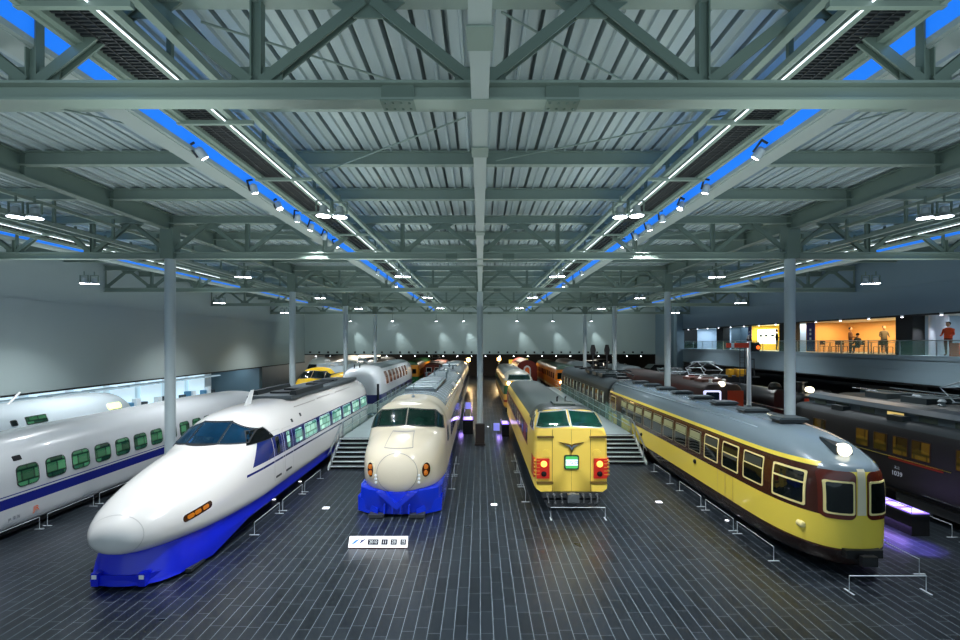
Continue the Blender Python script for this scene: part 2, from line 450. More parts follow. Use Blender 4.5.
for (yy, wd, nm) in ((43.35, .5, 'purple hanging banner beside the yellow gallery room'), (35.35, .85, 'purple hanging banner at the edge of the orange restaurant')):
    b = MB(); b.box(24.6, 24.66, yy-wd/2, yy+wd/2, 5.8, 7.95); t = b.build('hanging_banner', mat('banner_purple', '#2a1a72', .5)); tag(t, nm, 'banner')
    b = MB()
    for z in (7.4, 7.1, 6.75): b.box(24.57, 24.6, yy-.08, yy+.08, z-.09, z+.09)
    b.build('lettering', WHITE, t)
# glass balustrade in bays
bal = None
for i in range(22):
    y0 = 55.9-2.2*(i+1)
    if y0 < 8: break
    nm = 'clear glass balustrade panel with steel rail along the upper gallery'
    if bal is None:
        bal = thing('balustrade_panel', nm, 'balustrade', (24.12, y0, 5.75), 0, 'glass balustrade along the upper gallery')
        MB().box(-.01, .01, .06, 2.14, .03, .80).build('glass_pane', GREENGLASS, bal)
        b = MB(); b.tube([(0, .04, .84), (0, 2.16, .84)], .025, 8); b.build('top_rail', RAILM, bal)
        MB().box(-.03, .03, -.02, .02, 0, .86).build('post', RAILM, bal)
    else: dup(bal, nm, (24.12, y0, 5.75))
# row of soffit spots above the gallery
sp = None
for i in range(17):
    yy = 54.5-2.3*i
    lab = 'tiny round spotlight under the soffit over the upper gallery'
    if sp is None:
        sp = thing('gallery_spotlight', lab, 'spotlight', (23.9, yy, 8.0), 0, 'row of spotlights over the upper gallery')
        MB().lathe([(.07, -.09), (.085, .02)], 10).build('can', WHITE, sp); MB().lathe([(.055, -.12), (.06, -.09)], 10).build('lens', mat('tiny_lens', '#ffffff', .3, emit='#f4f0ff', es=5), sp)
    else: dup(sp, lab, (23.9, yy, 8.0))
# alcove under the gallery
b = MB(); b.box(26.4, 26.6, 20, 33, 0, 4.2); struct('wall_under_gallery', b, mat('alcove_bluegrey', '#6a818d', .6))
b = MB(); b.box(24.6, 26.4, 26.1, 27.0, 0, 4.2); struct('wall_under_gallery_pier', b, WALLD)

# ================================================================== ROOF STEEL
def truss(y, first=False):
    pass
trow = ['nearest', 'second nearest', 'third nearest', 'fourth nearest', 'farthest']
def make_truss():
    t = thing('roof_truss', 'x', 'roof truss', (0, 0, 0), 0, 'cross trusses of the hall roof')
    MB().ibeam((-24, 0, 9.83), (24, 0, 9.83), .26, .26, .035).build('bottom_chord', STEEL, t)
    MB().ibeam((-24, 0, 11.22), (24, 0, 11.22), .26, .3, .035).build('top_chord', STEEL, t)
    for k in range(-8, 9):
        x = 3*k
        MB().ibeam((x, 0, 9.96), (x, 0, 11.08), .13, .15, .02, up=(1, 0, 0)).build('vertical_post', STEEL2, t)
        b = MB(); b.box(x-.34, x+.34, -.015, .015, 9.95, 10.2); b.build('gusset_plate', STEEL2, t)
    for k in range(-8, 8):
        x = 3*k; mid = x+1.5
        MB().ibeam((x+.08, 0, 9.98), (mid-.06, 0, 11.07), .14, .14, .025, up=(0, 1, 0)).build('diagonal_brace', STEEL2, t)
        MB().ibeam((x+2.92, 0, 9.98), (mid+.06, 0, 11.07), .14, .14, .025, up=(0, 1, 0)).build('diagonal_brace', STEEL2, t)
        b = MB(); b.prism([(mid-.5, 11.08), (mid-.2, 10.86), (mid+.2, 10.86), (mid+.5, 11.08)], -.015, .015); b.build('gusset_plate', STEEL2, t)
    for x in (-1.1, 1.1):                                       # bolted splice plates either side of the middle
        b = MB(); b.box(x-.22, x+.22, -.14, .14, 9.68, 9.702); b.box(x-.22, x+.22, -.06, .06, 9.73, 9.93)
        for i in range(4):
            for s in (-.08, .08): b.lathe([(.018, 9.66), (.018, 9.68)], 6, (x-.17+.11*i, s, 0))
        b.build('splice_plate', STEEL2, t)
    return t
TR = make_truss(); TR.location = (0, ROWS[0], 0)
for i, y in enumerate(ROWS):
    o = TR if i == 0 else dup(TR, 'x', (0, y, 0))
    o['label'] = '%s wide pale green steel truss spanning the hall under the roof' % trow[i]
# secondary beams
pur = None; bay = ['in front of the nearest truss'] + ['between the %s and %s trusses' % (trow[i], trow[i+1]) for i in range(4)] + ['between the farthest truss and back wall']
for i in range(-1, 20):
    if i % 4 == 0: continue
    y = 6.4+3*i
    if y > YB-1: break
    q = (i % 4); bb = bay[i//4+1]
    lab = '%s of the secondary roof beams %s' % (['first', 'second', 'third'][q-1], bb)
    if i < 0: lab = 'secondary roof beam in front of the nearest truss'
    if pur is None:
        b = MB(); b.ibeam((-24, 0, 11.28), (24, 0, 11.28), .2, .36, .03); pur = b.build('roof_beam', STEEL); o = pur
    else: o = pur.copy(); C.objects.link(o)
    o.location = (0, y, 0); tag(o, lab, 'beam', 'secondary beams under the roof deck')
# longitudinal girders
for sx, nm in ((-1, 'left'), (1, 'right')):
    b = MB(); b.ibeam((sx*12, -2, 11.12), (sx*12, YB, 11.12), .3, .62, .04)
    for y in range(0, 62, 3): b.box(sx*12-.13, sx*12+.13, y+.38, y+.42, 10.84, 11.4)
    tag(b.build('main_girder', STEEL2), 'deep steel girder running over the %s column row' % nm, 'girder', 'long roof girders')
ct = thing('centre_girder', 'long lattice girder running down the middle of the roof', 'girder')
b = MB(); b.ibeam((0, -2, 9.83), (0, YB, 9.83), .23, .24, .03); b.build('bottom_chord', mat('pale_steel', '#a9b3b0', .45), ct)
b = MB(); b.ibeam((0, -2, 11.2), (0, YB, 11.2), .2, .25, .03); b.build('top_chord', STEEL, ct)
for i in range(21):
    y = .4+3*i
    if abs((y-6.4) % 12) < .1: continue
    b = MB(); b.ibeam((0, y, 9.95), (0, y, 11.08), .12, .12, .02); b.build('vertical_post', STEEL2, ct)
for y in (2.0, 5.0, 8.0, 14, 20):
    b = MB(); b.box(-.14, .14, y-.2, y+.2, 9.685, 9.705); b.build('splice_plate', STEEL, ct)
# thin bracing rods under the deck
rods = [(-11.5, 6.9, -4.6, 12.1), (-4, 6.8, -.3, 9.1), (.3, 6.6, 3.6, 9.2), (-.3, 9.7, -7, 15), (.4, 12, 5, 9.6), (4.5, 12.5, 11.4, 6.9),
        (-11.5, 18.8, -.5, 24), (.5, 24, 11.5, 18.8), (-11.5, 30.8, -.5, 36), (.5, 36, 11.5, 30.8), (-3.8, 4.5, -.4, 6.2)]
for i, r in enumerate(rods):
    b = MB(); b.tube([(r[0], r[1], 11.085), (r[2], r[3], 11.085)], .018, 6)
    tag(b.build('bracing_rod', STEEL), 'thin steel bracing rod slung diagonally beneath the roof deck', 'rod', 'diagonal rods beneath the deck')

# ---- service walkways, cove strips and rails
def lane(sx, x_cat, x_blue, side, inner):
    nm = side
    t = thing('service_walkway', 'long dark grating walkway hung beneath the roof, %s' % nm, 'walkway', (0, 0, 0), 0, 'hanging service walkways')
    z = 10.55; w = .56
    g = MB(); y = 2.0
    while y < 62:
        g.box(sx*x_cat-w/2, sx*x_cat+w/2, y, y+.03, z, z+.05); y += .075 if y < 16 else .25
    for q in (-.1, .1): g.box(sx*x_cat+q-.01, sx*x_cat+q+.01, 1, 62, z-.01, z+.05)
    g.build('grating', DARK, t)
    b = MB()
    for q in (-1, 1): b.box(sx*x_cat+q*(w/2+.06)-.05, sx*x_cat+q*(w/2+.06)+.05, 1, 62, z-.06, z+.12)
    b.build('edge_channel', STEEL, t)
    for h in (.35,):
        b = MB(); b.bar((sx*(x_cat+.42), 1, z-.05), (sx*(x_cat+.42), 62, z-.05), .07, .1); b.bar((sx*(x_cat-.5), 1, z+.02), (sx*(x_cat-.5), 62, z+.02), .1, .1)
        b.bar((sx*(x_cat-.85), 1, z+.1), (sx*(x_cat-.85), 62, z+.1), .12, .12)
        b.bar((sx*(x_cat-.5), 1, z+.45), (sx*(x_cat-.5), 62, z+.45), .05, .05)
        b.build('long_rail', STEEL, t)
    for k in range(40):
        y = 2.4+1.5*k
        b = MB(); b.bar((sx*(x_cat-.5), y, z-.02), (sx*(x_cat-.5), y, 11.1), .07, .07); b.build('hanger', STEEL2, t)
        if k % 2 == 0:
            b = MB(); b.bar((sx*(x_cat-.9), y+.2, z-.08), (sx*(x_cat+.48), y+.2, z-.08), .07, .07); b.build('cross_arm', STEEL, t)
    # slim white line lamp on the inner edge
    b = MB(); b.box(sx*(x_cat-.40)-.008, sx*(x_cat-.40)+.008, 2, 30, z-.07, z-.05); b.build('line_lamp', mat('line_lamp', '#ffffff', .3, emit='#e8f2ff', es=1.3), t)
    light('cove_glow', 'AREA', (sx*(x_blue-.25), 31, 10.75), 90, (.12, .42, 1), rot=(0, sx*PI/2, 0), shape='RECTANGLE', size=.3, size_y=60)
    u = thing('cove_light', 'blue glowing light cove running under the roof, %s' % nm, 'light strip', (0, 0, 0), 0, 'blue light coves')
    b = MB(); b.box(sx*x_blue-.03, sx*x_blue+.03, 1, 62, 10.56, 11.0); b.build('glow_panel', BLUELED, u)
    b = MB(); b.box(sx*x_blue-.05, sx*x_blue+.05, 1, 62, 10.46, 10.55); b.box(sx*x_blue-.05, sx*x_blue+.05, 1, 62, 11.0, 11.06)
    b.box(sx*(x_blue+.22)-.2, sx*(x_blue+.22)+.2, 1, 62, 10.44, 10.50)
    b.build('trough', mat('pale_steel', '#a9b3b0', .45), u)
lane(-1, 5.0, 6.0, 'between centre and left column row', 1)
lane(1, 5.0, 6.0, 'between centre and right column row', 1)
lane(-1, 16.6, 18.0, 'between left column row and left wall', 0)
lane(1, 16.6, 18.0, 'between right column row and right wall', 0)

# ---- extra long lattice in the outer bays
for sx, nm in ((-1, 'left'), (1, 'right')):
    t = thing('lattice_beam', 'light lattice beam beneath the roof just outside the %s column row' % nm, 'beam')
    b = MB(); b.bar((sx*13.9, 2, 10.3), (sx*13.9, 62, 10.3), .12, .12); b.bar((sx*13.9, 2, 10.9), (sx*13.9, 62, 10.9), .1, .1); b.build('chord', STEEL, t)
    for k in range(24):
        b = MB(); b.bar((sx*13.9, 3+2.5*k, 10.3), (sx*13.9, 3+2.5*k, 11.15), .08, .08); b.build('post', STEEL2, t)

# ---- spotlights
def make_pair():
    t = thing('high_bay_lamp', 'x', 'lamp')
    b = MB(); b.lathe([(.07, .30), (.1, .27), (.11, .12), (.2, .02), (.21, 0)], 20); b.build('reflector', mat('lamp_housing', '#b8c0c2', .35, metal=.6), t)
    MB().lathe([(.19, -.005), (.19, .012)], 20).build('lens', LAMPW, t)
    b = MB(); b.bar((-.2, 0, .1), (-.2, 0, .42), .03, .05); b.bar((.2, 0, .1), (.2, 0, .42), .03, .05); b.bar((-.21, 0, .42), (.21, 0, .42), .05, .03); b.bar((0, 0, .42), (0, 0, .62), .04)
    b.build('yoke', STEEL2, t)
    light('lamp_light', 'SPOT', (0, 0, -.03), 860, (.93, .97, 1), t, spot_size=math.radians(115), spot_blend=.8, shadow_soft_size=.12)
    return t
HB = make_pair(); hbi = 0
hb = []
for (x, z, rows) in ((4.35, 10.0, (13.2, 25.4, 37.4, 49.4)), (13.0, 10.0, (13.3, 25.6, 38, 50)), (20.0, 9.45, (24, 36, 48))):
    for j, y in enumerate(rows):
        for sx in (-1, 1):
            for q in (0, 1):
                hb.append((sx*(x - .42*q), y+.12*q, z, j, sx, x, q))
ordn = ['nearest', 'second nearest', 'third nearest', 'farthest']
for i, (x, y, z, j, sx, lx, q) in enumerate(hb):
    row = {4.35: 'the inner walkway', 13.0: 'the column row', 20.0: 'the side wall'}[lx]
    lab = '%s lamp of the %s pair by %s, %s half' % ('outer' if q == 0 else 'inner', ordn[j], row, 'left' if sx < 0 else 'right')
    o = HB if i == 0 else dup(HB, lab)
    o['label'] = lab; o.location = (x, y, z); o['group'] = 'round high bay lamps'
def make_spot():
    t = thing('track_spotlight', 'x', 'spotlight')
    MB().lathe([(.05, .14), (.085, .1), (.095, -.08), (.09, -.1)], 16).build('can', mat('spot_can', '#c4cccf', .4, metal=.3), t)
    MB().lathe([(.075, -.105), (.075, -.095)], 16).build('lens', LAMPW, t)
    b = MB(); b.box(-.13, -.10, -.03, .03, -.02, .25); b.box(-.13, .02, -.03, .03, .22, .26); b.build('bracket', DARK, t)
    light('spot_light', 'SPOT', (0, 0, -.12), 520, (.92, .96, 1), t, spot_size=math.radians(75), spot_blend=.7, shadow_soft_size=.07)
    return t
SPT = make_spot(); k = 0
for sx in (-1, 1):
    for j, y in enumerate((9.9, 12.2, 13.7, 15.1, 16.3, 17.7, 19.2, 27, 33)):
        lab = '%s small white spotlight from the near end along the %s blue cove' % (ORD[j], 'left' if sx < 0 else 'right')
        o = SPT if k == 0 else dup(SPT, lab); k += 1
        o['label'] = lab; o['group'] = 'spotlights along the blue coves'
        o.location = (sx*5.8, y, 10.42); tilt = [.9, -.35, .75, .3, -.5, .8, .35, .5, .2][j]
        o.rotation_euler = (math.radians([25, 10, -12, 15, 0, 20, 5, 10, -10][j]), sx*tilt*-.6 if j % 2 else sx*tilt*.6, 0)
# wall washers near the back wall
WW = None
for j, x in enumerate((-17.5, -13.2, -5.9, -1.0+3.0*0-2.0*0-0.0-4.0+0.0, 4.9, 9.0, 13.6)):
    x = (-17.5, -11.8, -5.9, -2.2, 5.0, 9.8, 15.0)[j]
    lab = '%s lamp from the left washing the grey back wall' % ORD[j]
    if WW is None:
        WW = thing('wall_washer', lab, 'spotlight', (x, 64.0, 9.3), 0, 'lamps washing the back wall')
        MB().lathe([(.1, .2), (.2, .0)], 14).build('reflector', DARK, WW); MB().lathe([(.17, -.01), (.17, .01)], 14).build('lens', LAMPW, WW)
        b = MB(); b.bar((0, 0, .2), (0, 0, 1.6), .05); b.build('stem', STEEL2, WW)
        light('washer_light', 'SPOT', (0, 0, -.05), 330, (.86, .97, 1), WW, rot=(math.radians(14), math.radians(-22), 0), spot_size=math.radians(40), spot_blend=.9, shadow_soft_size=.08)
    else: dup(WW, lab, (x, 64.0, 9.3))
for x in (-16, 0, 16): light('back_wall_fill', 'AREA', (x, 56, 9.4), 120, (.85, 1, .97), rot=(math.radians(70), 0, 0), shape='RECTANGLE', size=10, size_y=.3)  # unseen fill lights, added to brighten the back wall
# long area lights without fixtures, added in mid-air to brighten the roof steel
for sx in (-1, 1):
    for xx, zz, ww, pw in ((4.4, 8.7, 2.2, 420), (9.0, 8.7, 2.2, 300), (16.6, 8.7, 2.2, 420), (21.5, 8.7, 1.2, 120), (.75, 8.7, .3, 100)):
        light('roof_fill_light', 'AREA', (sx*xx, 31, zz), pw*.74, (.84, 1, .96), rot=(PI, 0, 0), shape='RECTANGLE', size=ww, size_y=60)

# ---- columns
def make_col(h=9.7):
    t = thing('steel_column', 'x', 'column')
    MB().lathe([(.19, 0), (.19, h)], 24).build('shaft', mat('column_paint', '#a8b4b6', .35), t, smooth=50)
    b = MB(); b.box(-.24, .24, -.24, .24, h, h+1.2); b.build('head', STEEL2, t)
    MB().lathe([(.3, 0), (.3, .04), (.2, .06)], 24).build('base_plate', STEEL2, t)
    return t
CO = make_col(); k = 0
for sx in (-1, 0, 1):
    for j, y in enumerate(ROWS[1:]):
        if sx == 0 and j == 0: continue
        side = {-1: 'left', 0: 'middle', 1: 'right'}[sx]
        lab = '%s round grey steel column of the %s row' % (['nearest', 'second nearest', 'third nearest', 'farthest'][j - (1 if sx == 0 else 0)], side)
        if sx == 0 and j == 3: lab = 'farthest round grey steel column of the middle row'
        o = CO if k == 0 else dup(CO, lab); k += 1
        o['label'] = lab; o['group'] = 'steel columns'; o.location = (sx*12, y, 0)
b = MB(); b.box(-.33, .33, 29.75, 30.15, 0, .12); b.box(-.29, .29, 29.8, 30.11, .12, 1.35)
t = b.build('equipment_box', mat('brown_box', '#2a211d', .45)); tag(t, 'dark brown box standing at the foot of the middle column', 'box')
# ================================================================== TRAINS
def flatcar_rows(L, w, zt, zb=.75, zc=1.9, nu=3.6, nl=9, nose=.12):
    return [(0, w*.95, zc, zt-.12, zb+.03, nu, nl), (nose, w, zc, zt, zb, nu, nl), (L-nose, w, zc, zt, zb, nu, nl), (L, w*.95, zc, zt-.12, zb+.03, nu, nl)]
def window(body, root, mode, outl, gm, fm=None, fr=.05, name='window', off=.02):
    f = None
    if fm is not None:
        b = body.patch(mode, grow(outl, fr), off=off-.004, thick=.04, inner=outl); f = b.build(name+'_frame', fm, root)
    p = body.patch(mode, outl, off=off-.008, thick=.02, rings=3).build(name+'_pane', gm, f or root, smooth=40)
    return f or p
def seam(body, root, mode, outl, w=.025, m=None, name='seam', off=.012):
    return body.patch(mode, grow(outl, w), off=off, thick=.01, inner=outl).build(name, m or mat('seam_grey', '#8f8b84', .5), root)
def underframe(root, L, w=1.25, z0=.35, z1=.85, boxes=((4.5, 6.5), (8, 10.5), (11.5, 13))):
    b = MB(); b.box(-w+.1, w-.1, .8, L-.4, z1-.2, z1); b.build('underframe', DARK, root)
    for (a, c) in boxes:
        if c < L-4: MB().box(-w, w, a, c, z0, z1-.18).build('equipment_case', DARK, root)

# ---------------------------------------------------- early bullet train, round nose (cream and blue)
def early_bullet():
    t = thing('bullet_train', 'cream and blue early bullet train with round ball nose, left of the middle column', 'train', (-3.07, 17.45, 0))
    rows = [(0, .04, 1.62, 1.66, 1.58, 2, 2), (.04, .42, 1.62, 2.02, 1.22, 2, 2), (.16, .74, 1.62, 2.34, .92, 2, 2.1), (.34, .98, 1.64, 2.52, .8, 2.05, 2.4),
            (.62, 1.22, 1.66, 2.66, .74, 2.15, 3), (1.1, 1.45, 1.7, 2.82, .72, 2.3, 4), (1.7, 1.57, 1.75, 2.94, .72, 2.5, 5), (2.2, 1.62, 1.8, 3.05, .72, 2.7, 6),
            (2.6, 1.64, 1.8, 3.40, .72, 3.2, 7), (3.0, 1.65, 1.85, 3.74, .72, 3.4, 8), (3.4, 1.66, 1.9, 3.90, .72, 3.3, 8), (4.2, 1.67, 1.9, 3.96, .72, 2.85, 8), (6, 1.67, 1.9, 4.0, .72, 2.95, 8), (24.6, 1.67, 1.9, 4.0, .72, 2.95, 8), (25, 1.6, 1.9, 3.9, .75, 2.95, 8)]
    B = Body(rows)
    cream, blue, silver = '#ddd1b8', '#0c2fc4', '#8d979c'
    m = livery('early_bullet_paint', cream, [(3.42, 9, 5.4, 99, 0, silver), (1.95, 2.75, 4.6, 99, -.35, '#142a6c'), (-1, .93, -9, 99, 0, blue)], .22)
    B.build('body', m, t)
    # skirt
    sk = MB(); ring = []
    for (z, g) in ((.12, -.05), (.2, .0), (.95, -.02), (1.0, -.14)):
        pts = []
        for (x, y) in ((-1.58, 8), (-1.64, 2.2), (-1.62, 1.2), (-1.5, .72), (-1.1, .38), (-.6, .2), (-.2, .12), (.2, .12), (.6, .2), (1.1, .38), (1.5, .72), (1.62, 1.2), (1.64, 2.2), (1.58, 8)):
            s_ = 1+g/1.6; pts.append((x*s_, y - g*(.6 if y < 2 else 0), z))
        ring.append(pts)
    n = len(ring[0]); vs = [p for r in ring for p in r]
    fs = [(i*n+k, i*n+k+1, (i+1)*n+k+1, (i+1)*n+k) for i in range(3) for k in range(n-1)] + [tuple(range(n))[::-1], tuple(range(3*n, 4*n))]
    sk.add(vs, fs); BL = mat('train_blue', blue, .22, coat=.5)
    s_o = sk.build('skirt', BL, t, smooth=30)
    b = MB(); b.prism([(-.75, .98), (-.12, .42), (0, .34), (.12, .42), (.75, .98), (.45, .98), (0, .55), (-.45, .98)], -.02, .16); b.build('chevron_rib', BL, s_o)
    for x in (-.45, -.15, .15, .45):
        b = MB(); b.box(x-.03, x+.03, .0, .18, .18, .5); b.build('rib', BL, s_o)
    for sx in (-1, 1):
        b = MB(); b.add([(sx*.7, .1, .06), (sx*1.6, .75, .06), (sx*1.6, 1.3, .06), (sx*.7, .6, .06), (sx*.72, .15, .3), (sx*1.62, .8, .6), (sx*1.62, 1.25, .6), (sx*.72, .55, .3)],
                        [(0,1,2,3), (4,5,6,7), (0,1,5,4), (1,2,6,5), (2,3,7,6), (3,0,4,7)]); b.build('guard_plate', BL, s_o)
        b = MB(); b.box(sx*.75-.28, sx*.75+.28, -.02, .35, .04, .15); b.build('snow_guard', mat('guard_grey', '#2c3034', .5), s_o)
    # windscreen: two front panes, two quarter panes and the divider
    F_ = mat('cream_trim', '#d9d0ba', .35)
    for sx in (-1, 1):
        o_ = poly([(sx*.05, 3.08), (sx*1.18, 3.0), (sx*1.12, 3.56), (sx*.05, 3.64)]); window(B, t, 'F', o_ if sx > 0 else o_[::-1], GLASSG, RUBBER, .04, 'windscreen')
        o_ = poly([(sx*1.24, 2.99), (sx*1.52, 2.88), (sx*1.44, 3.3), (sx*1.2, 3.54)]); window(B, t, 'F', o_ if sx > 0 else o_[::-1], GLASSG, RUBBER, .04, 'quarter_window')
    # nose cap, hatch, lamps
    B.patch('F', ell(0, 1.64, .76, .74, 40), off=.012, thick=.02, inner=ell(0, 1.64, .74, .72, 40)).build('nose_cap_seam', mat('seam_grey', '#8f8b84', .5), t)
    seam(B, t, 'F', poly([(-.52, 2.52), (.52, 2.52), (.42, 2.9), (-.42, 2.9)]), name='hatch_seam')
    for sx in (-1, 1):
        c = (sx*1.03, 1.70)
        r_ = B.patch('F', ell(*c, .19, .33, 24), off=.03, thick=.06, inner=ell(*c, .14, .26, 24)).build('headlamp', mat('lamp_ring_cream', '#cfc4a8', .3), t)
        B.patch('F', ell(*c, .145, .265, 20), off=.012, rings=3).build('lens', mat('lamp_glass_amber', '#3a1606', .1), r_)
        for dz in (-.1, .12):
            l, nn = B.hit('F', sx*1.03, 1.70+dz); b = MB(); b.lathe([(.02, -.05), (.09, -.04), (.1, 0), (.09, .03)], 14, (l.x, l.y-.03, l.z), 'y')
            b.build('bulb', mat('bulb_amber', '#b06018', .15, emit='#ff8a20', es=.06), r_)
        for dz in (1.42, 1.55, 1.28):
            l, nn = B.hit('F', sx*.8, dz); b = MB(); b.lathe([(.02, -.03), (.05, -.02), (.05, .02)], 10, (l.x, l.y-.02, l.z), 'y'); b.build('fastener', WHITE, t)
    # roof gear
    RG = mat('roof_gear_grey', '#6d7b80', .45); RG2 = mat('roof_gear_pale', '#a7b2b6', .4, metal=.2)
    b = MB(); b.tube([(0, 4.4, 3.9), (0, 4.4, 4.5), (0, 4.75, 4.55)], .025); b.lathe([(.09, 3.9), (.06, 4.06)], 10, (0, 4.4, 0)); b.build('aerial', CHROME, t)
    b = MB(); b.box(-.8, .8, 7.0, 14.4, 3.96, 4.10); o = b.build('roof_duct', RG, t)
    for y in (7.3, 8.9, 10.5, 12.1, 13.3): MB().box(-.62, .62, y, y+.75, 4.10, 4.15).build('duct_lid', RG2, o)
    for y in [5.6+.95*k for k in range(19)]:
        b = B.patch('T', rrect(-1.5, 1.5, y, y+.035, .01, 1), off=.02, rings=1); b.build('roof_rib', RG2, t)
    for (x, y) in ((-.7, 16), (.7, 16.2), (-.35, 18.5), (.5, 20.5), (0, 23)):
        b = MB(); b.tube([(x, y, 3.9), (x, y, 4.3)], .06); b.lathe([(.12, 4.28), (.1, 4.36)], 10, (x, y, 0)); b.build('insulator', RG, t)
    for k in range(4):
        b = B.patch('T', rrect(1.16, 1.42, 14.2+.55*k, 14.55+.55*k, .03), off=.02); b.build('roof_marker', WHITE, t)
    for k in range(16): window(B, t, 'R', rrect(7+1.05*k, 7.75+1.05*k, 2.08, 2.66, .08), GLASSD, None)
    window(B, t, 'R', rrect(3.35, 3.95, 2.2, 2.75, .1), GLASSD, RUBBER, .04, 'side_window')
    window(B, t, 'L', rrect(3.35, 3.95, 2.2, 2.75, .1), GLASSD, RUBBER, .04, 'side_window')
    underframe(t, 25, 1.4); bogie(t, 4.2); bogie(t, 21)
    b = MB(); b.box(-1.0, 1.0, 24.95, 25.4, 1.0, 3.3); b.build('gangway', DARK, t)
    return t
early_bullet()

# ---------------------------------------------------- long-nosed bullet train (white and blue)
def sharp_bullet():
    t = thing('bullet_train', 'white bullet train with long pointed nose, blue skirt and blue window band', 'train', (-9.5, 12.1, 0))
    L = 21.2
    rows = [(0, .05, 1.38, 1.42, 1.34, 2, 2), (.05, .38, 1.38, 1.62, 1.12, 2, 2), (.22, .68, 1.38, 1.82, .98, 2, 2.2), (.6, .98, 1.4, 2.04, .9, 2.05, 2.6), (1.2, 1.25, 1.42, 2.3, .86, 2.1, 3),
            (2.1, 1.47, 1.45, 2.6, .84, 2.15, 4), (3.1, 1.6, 1.5, 2.86, .82, 2.2, 5), (4.1, 1.66, 1.55, 3.06, .8, 2.3, 6), (4.7, 1.68, 1.6, 3.4, .8, 2.35, 7), (5.3, 1.69, 1.65, 3.72, .8, 2.4, 8),
            (5.9, 1.69, 1.7, 3.86, .8, 2.5, 8), (7.2, 1.69, 1.75, 3.94, .8, 2.75, 8), (10, 1.69, 1.8, 3.96, .8, 3.0, 8), (L-.3, 1.69, 1.8, 3.96, .8, 3.0, 8), (L, 1.6, 1.8, 3.84, .85, 3.0, 8)]
    B = Body(rows)
    navy, blue = '#15246e', '#0a22d0'
    m = livery('sharp_bullet_paint', '#dfdcd8', [(2.12, 2.88, 2.45, 99, -.92, '#16266e'), (1.90, 1.98, 3.0, 99, -.5, navy), (-1, .9, 2, 99, 0, blue)], .2)
    # band front edge slants: y grows with height
    B.dense = 'RL'; B.build('body', m, t)
    BL = mat('train_bright_blue', blue, .35, coat=.2)
    sk = MB(); ring = []
    for (z, g, fy) in ((.1, -.03, -.1), (.2, 0, 0), (.55, -.02, .1), (.98, -.10, .3)):
        pts = []
        for (x, y) in ((-1.5, L-1), (-1.6, 4.2), (-1.5, 2.3), (-1.22, 1.1), (-.95, .7), (-.6, .5), (-.2, .42), (.2, .42), (.6, .5), (.95, .7), (1.22, 1.1), (1.5, 2.3), (1.6, 4.2), (1.5, L-1)):
            zz = z if (y < 3.5 or z > .5) else z+.38
            pts.append((x*(1+g/1.6), y + (fy if y < 3 else 0), zz))
        ring.append(pts)
    n = 14; vs = [p for r in ring for p in r]
    fs = [(i*n+k, i*n+k+1, (i+1)*n+k+1, (i+1)*n+k) for i in range(3) for k in range(n-1)] + [tuple(range(n))[::-1], tuple(range(3*n, 4*n))]
    sk.add(vs, fs); s_o = sk.build('skirt', BL, t, smooth=30)
    b = MB(); b.prism([(-.55, .42), (.55, .42), (.95, .75), (1.15, 1.3), (-1.15, 1.3), (-.95, .75)], .07, .34, 'z'); b.build('snow_plough', BL, s_o)
    for sx in (-1, 1):
        b = MB(); b.box(sx*.62-.09, sx*.62+.09, .36, .7, .08, .42); b.build('guard_plate', BL, s_o)
        b = MB(); b.box(sx*.62-.06, sx*.62+.06, .34, .36, .28, .38); b.build('reflector_plate', WHITE, s_o)
        b = MB(); b.box(sx*1.3-.1, sx*1.3+.1, 1.2, 1.9, .05, .14); b.build('rail_guard', mat('guard_grey', '#2c3034', .5), s_o)
    # windscreen
    GB = mat('windscreen_teal_reflection', '#0a2c44', .06, noise=.9, nscale=1.3)  # uneven teal in the base colour stands in for reflections on the glass
    for (a, c) in (((-1.26, -.56)), ((-.50, .50)), ((.56, 1.26))):
        zb = lambda x: 3.10 - .12*abs(x); zt = lambda x: 3.70 - .16*abs(x) - .13*x*x
        window(B, t, 'F', poly([(a, zb(a)), (c, zb(c)), (c*.97, zt(c)), (a*.97, zt(a))]), GB, RUBBER, .04, 'windscreen')
    BG = mat('quarter_black', '#050607', .12)
    for md in ('R', 'L'):
        window(B, t, md, poly([(4.62, 2.86), (6.2, 2.86), (5.8, 3.27), (5.0, 3.27)]), BG, RUBBER, .03, 'quarter_window')
        c = (1.62, 1.62)
        fr = B.patch(md, [(p[0], p[1]+(p[0]-1.62)*.14) for p in rrect(1.15, 2.15, 1.50, 1.70, .09)], off=.008, thick=.05).build('headlamp', mat('lamp_recess', '#3a1c08', .2), t)
        for yy in (1.38, 1.62, 1.9):
            b = B.patch(md, [(p[0], p[1]+(p[0]-1.62)*.14) for p in rrect(yy-.11, yy+.11, 1.545, 1.655, .05)], off=.022); b.build('bulb', mat('bulb_orange', '#a8621c', .15, emit='#e07818', es=.12), fr)
    B.dense = ''
    B.patch('F', ell(0, 1.45, .74, .5, 36), off=.005, thick=.01, inner=ell(0, 1.45, .725, .485, 36)).build('nose_cap_seam', mat('seam_white', '#b9b6b2', .5), t)
    for md in 'R':
        seam(B, t, md, rrect(6.0, 6.75, 1.2, 3.05, .08), .02, mat('seam_white', '#b9b6b2', .5), 'cab_door_seam'); 
        seam(B, t, md, rrect(6.95, 7.75, 1.2, 3.0, .08), .02, mat('seam_white', '#b9b6b2', .5), 'door_seam')
        window(B, t, md, rrect(6.25, 6.5, 2.2, 2.8, .08), GLASSD, RUBBER, .03, 'cab_door_window')
        window(B, t, md, rrect(7.2, 7.5, 2.2, 2.85, .1), WIN_PALE, RUBBER, .03, 'door_window')
        window(B, t, md, rrect(8.1, 8.8, 2.22, 2.78, .08), WIN_PALE, None)
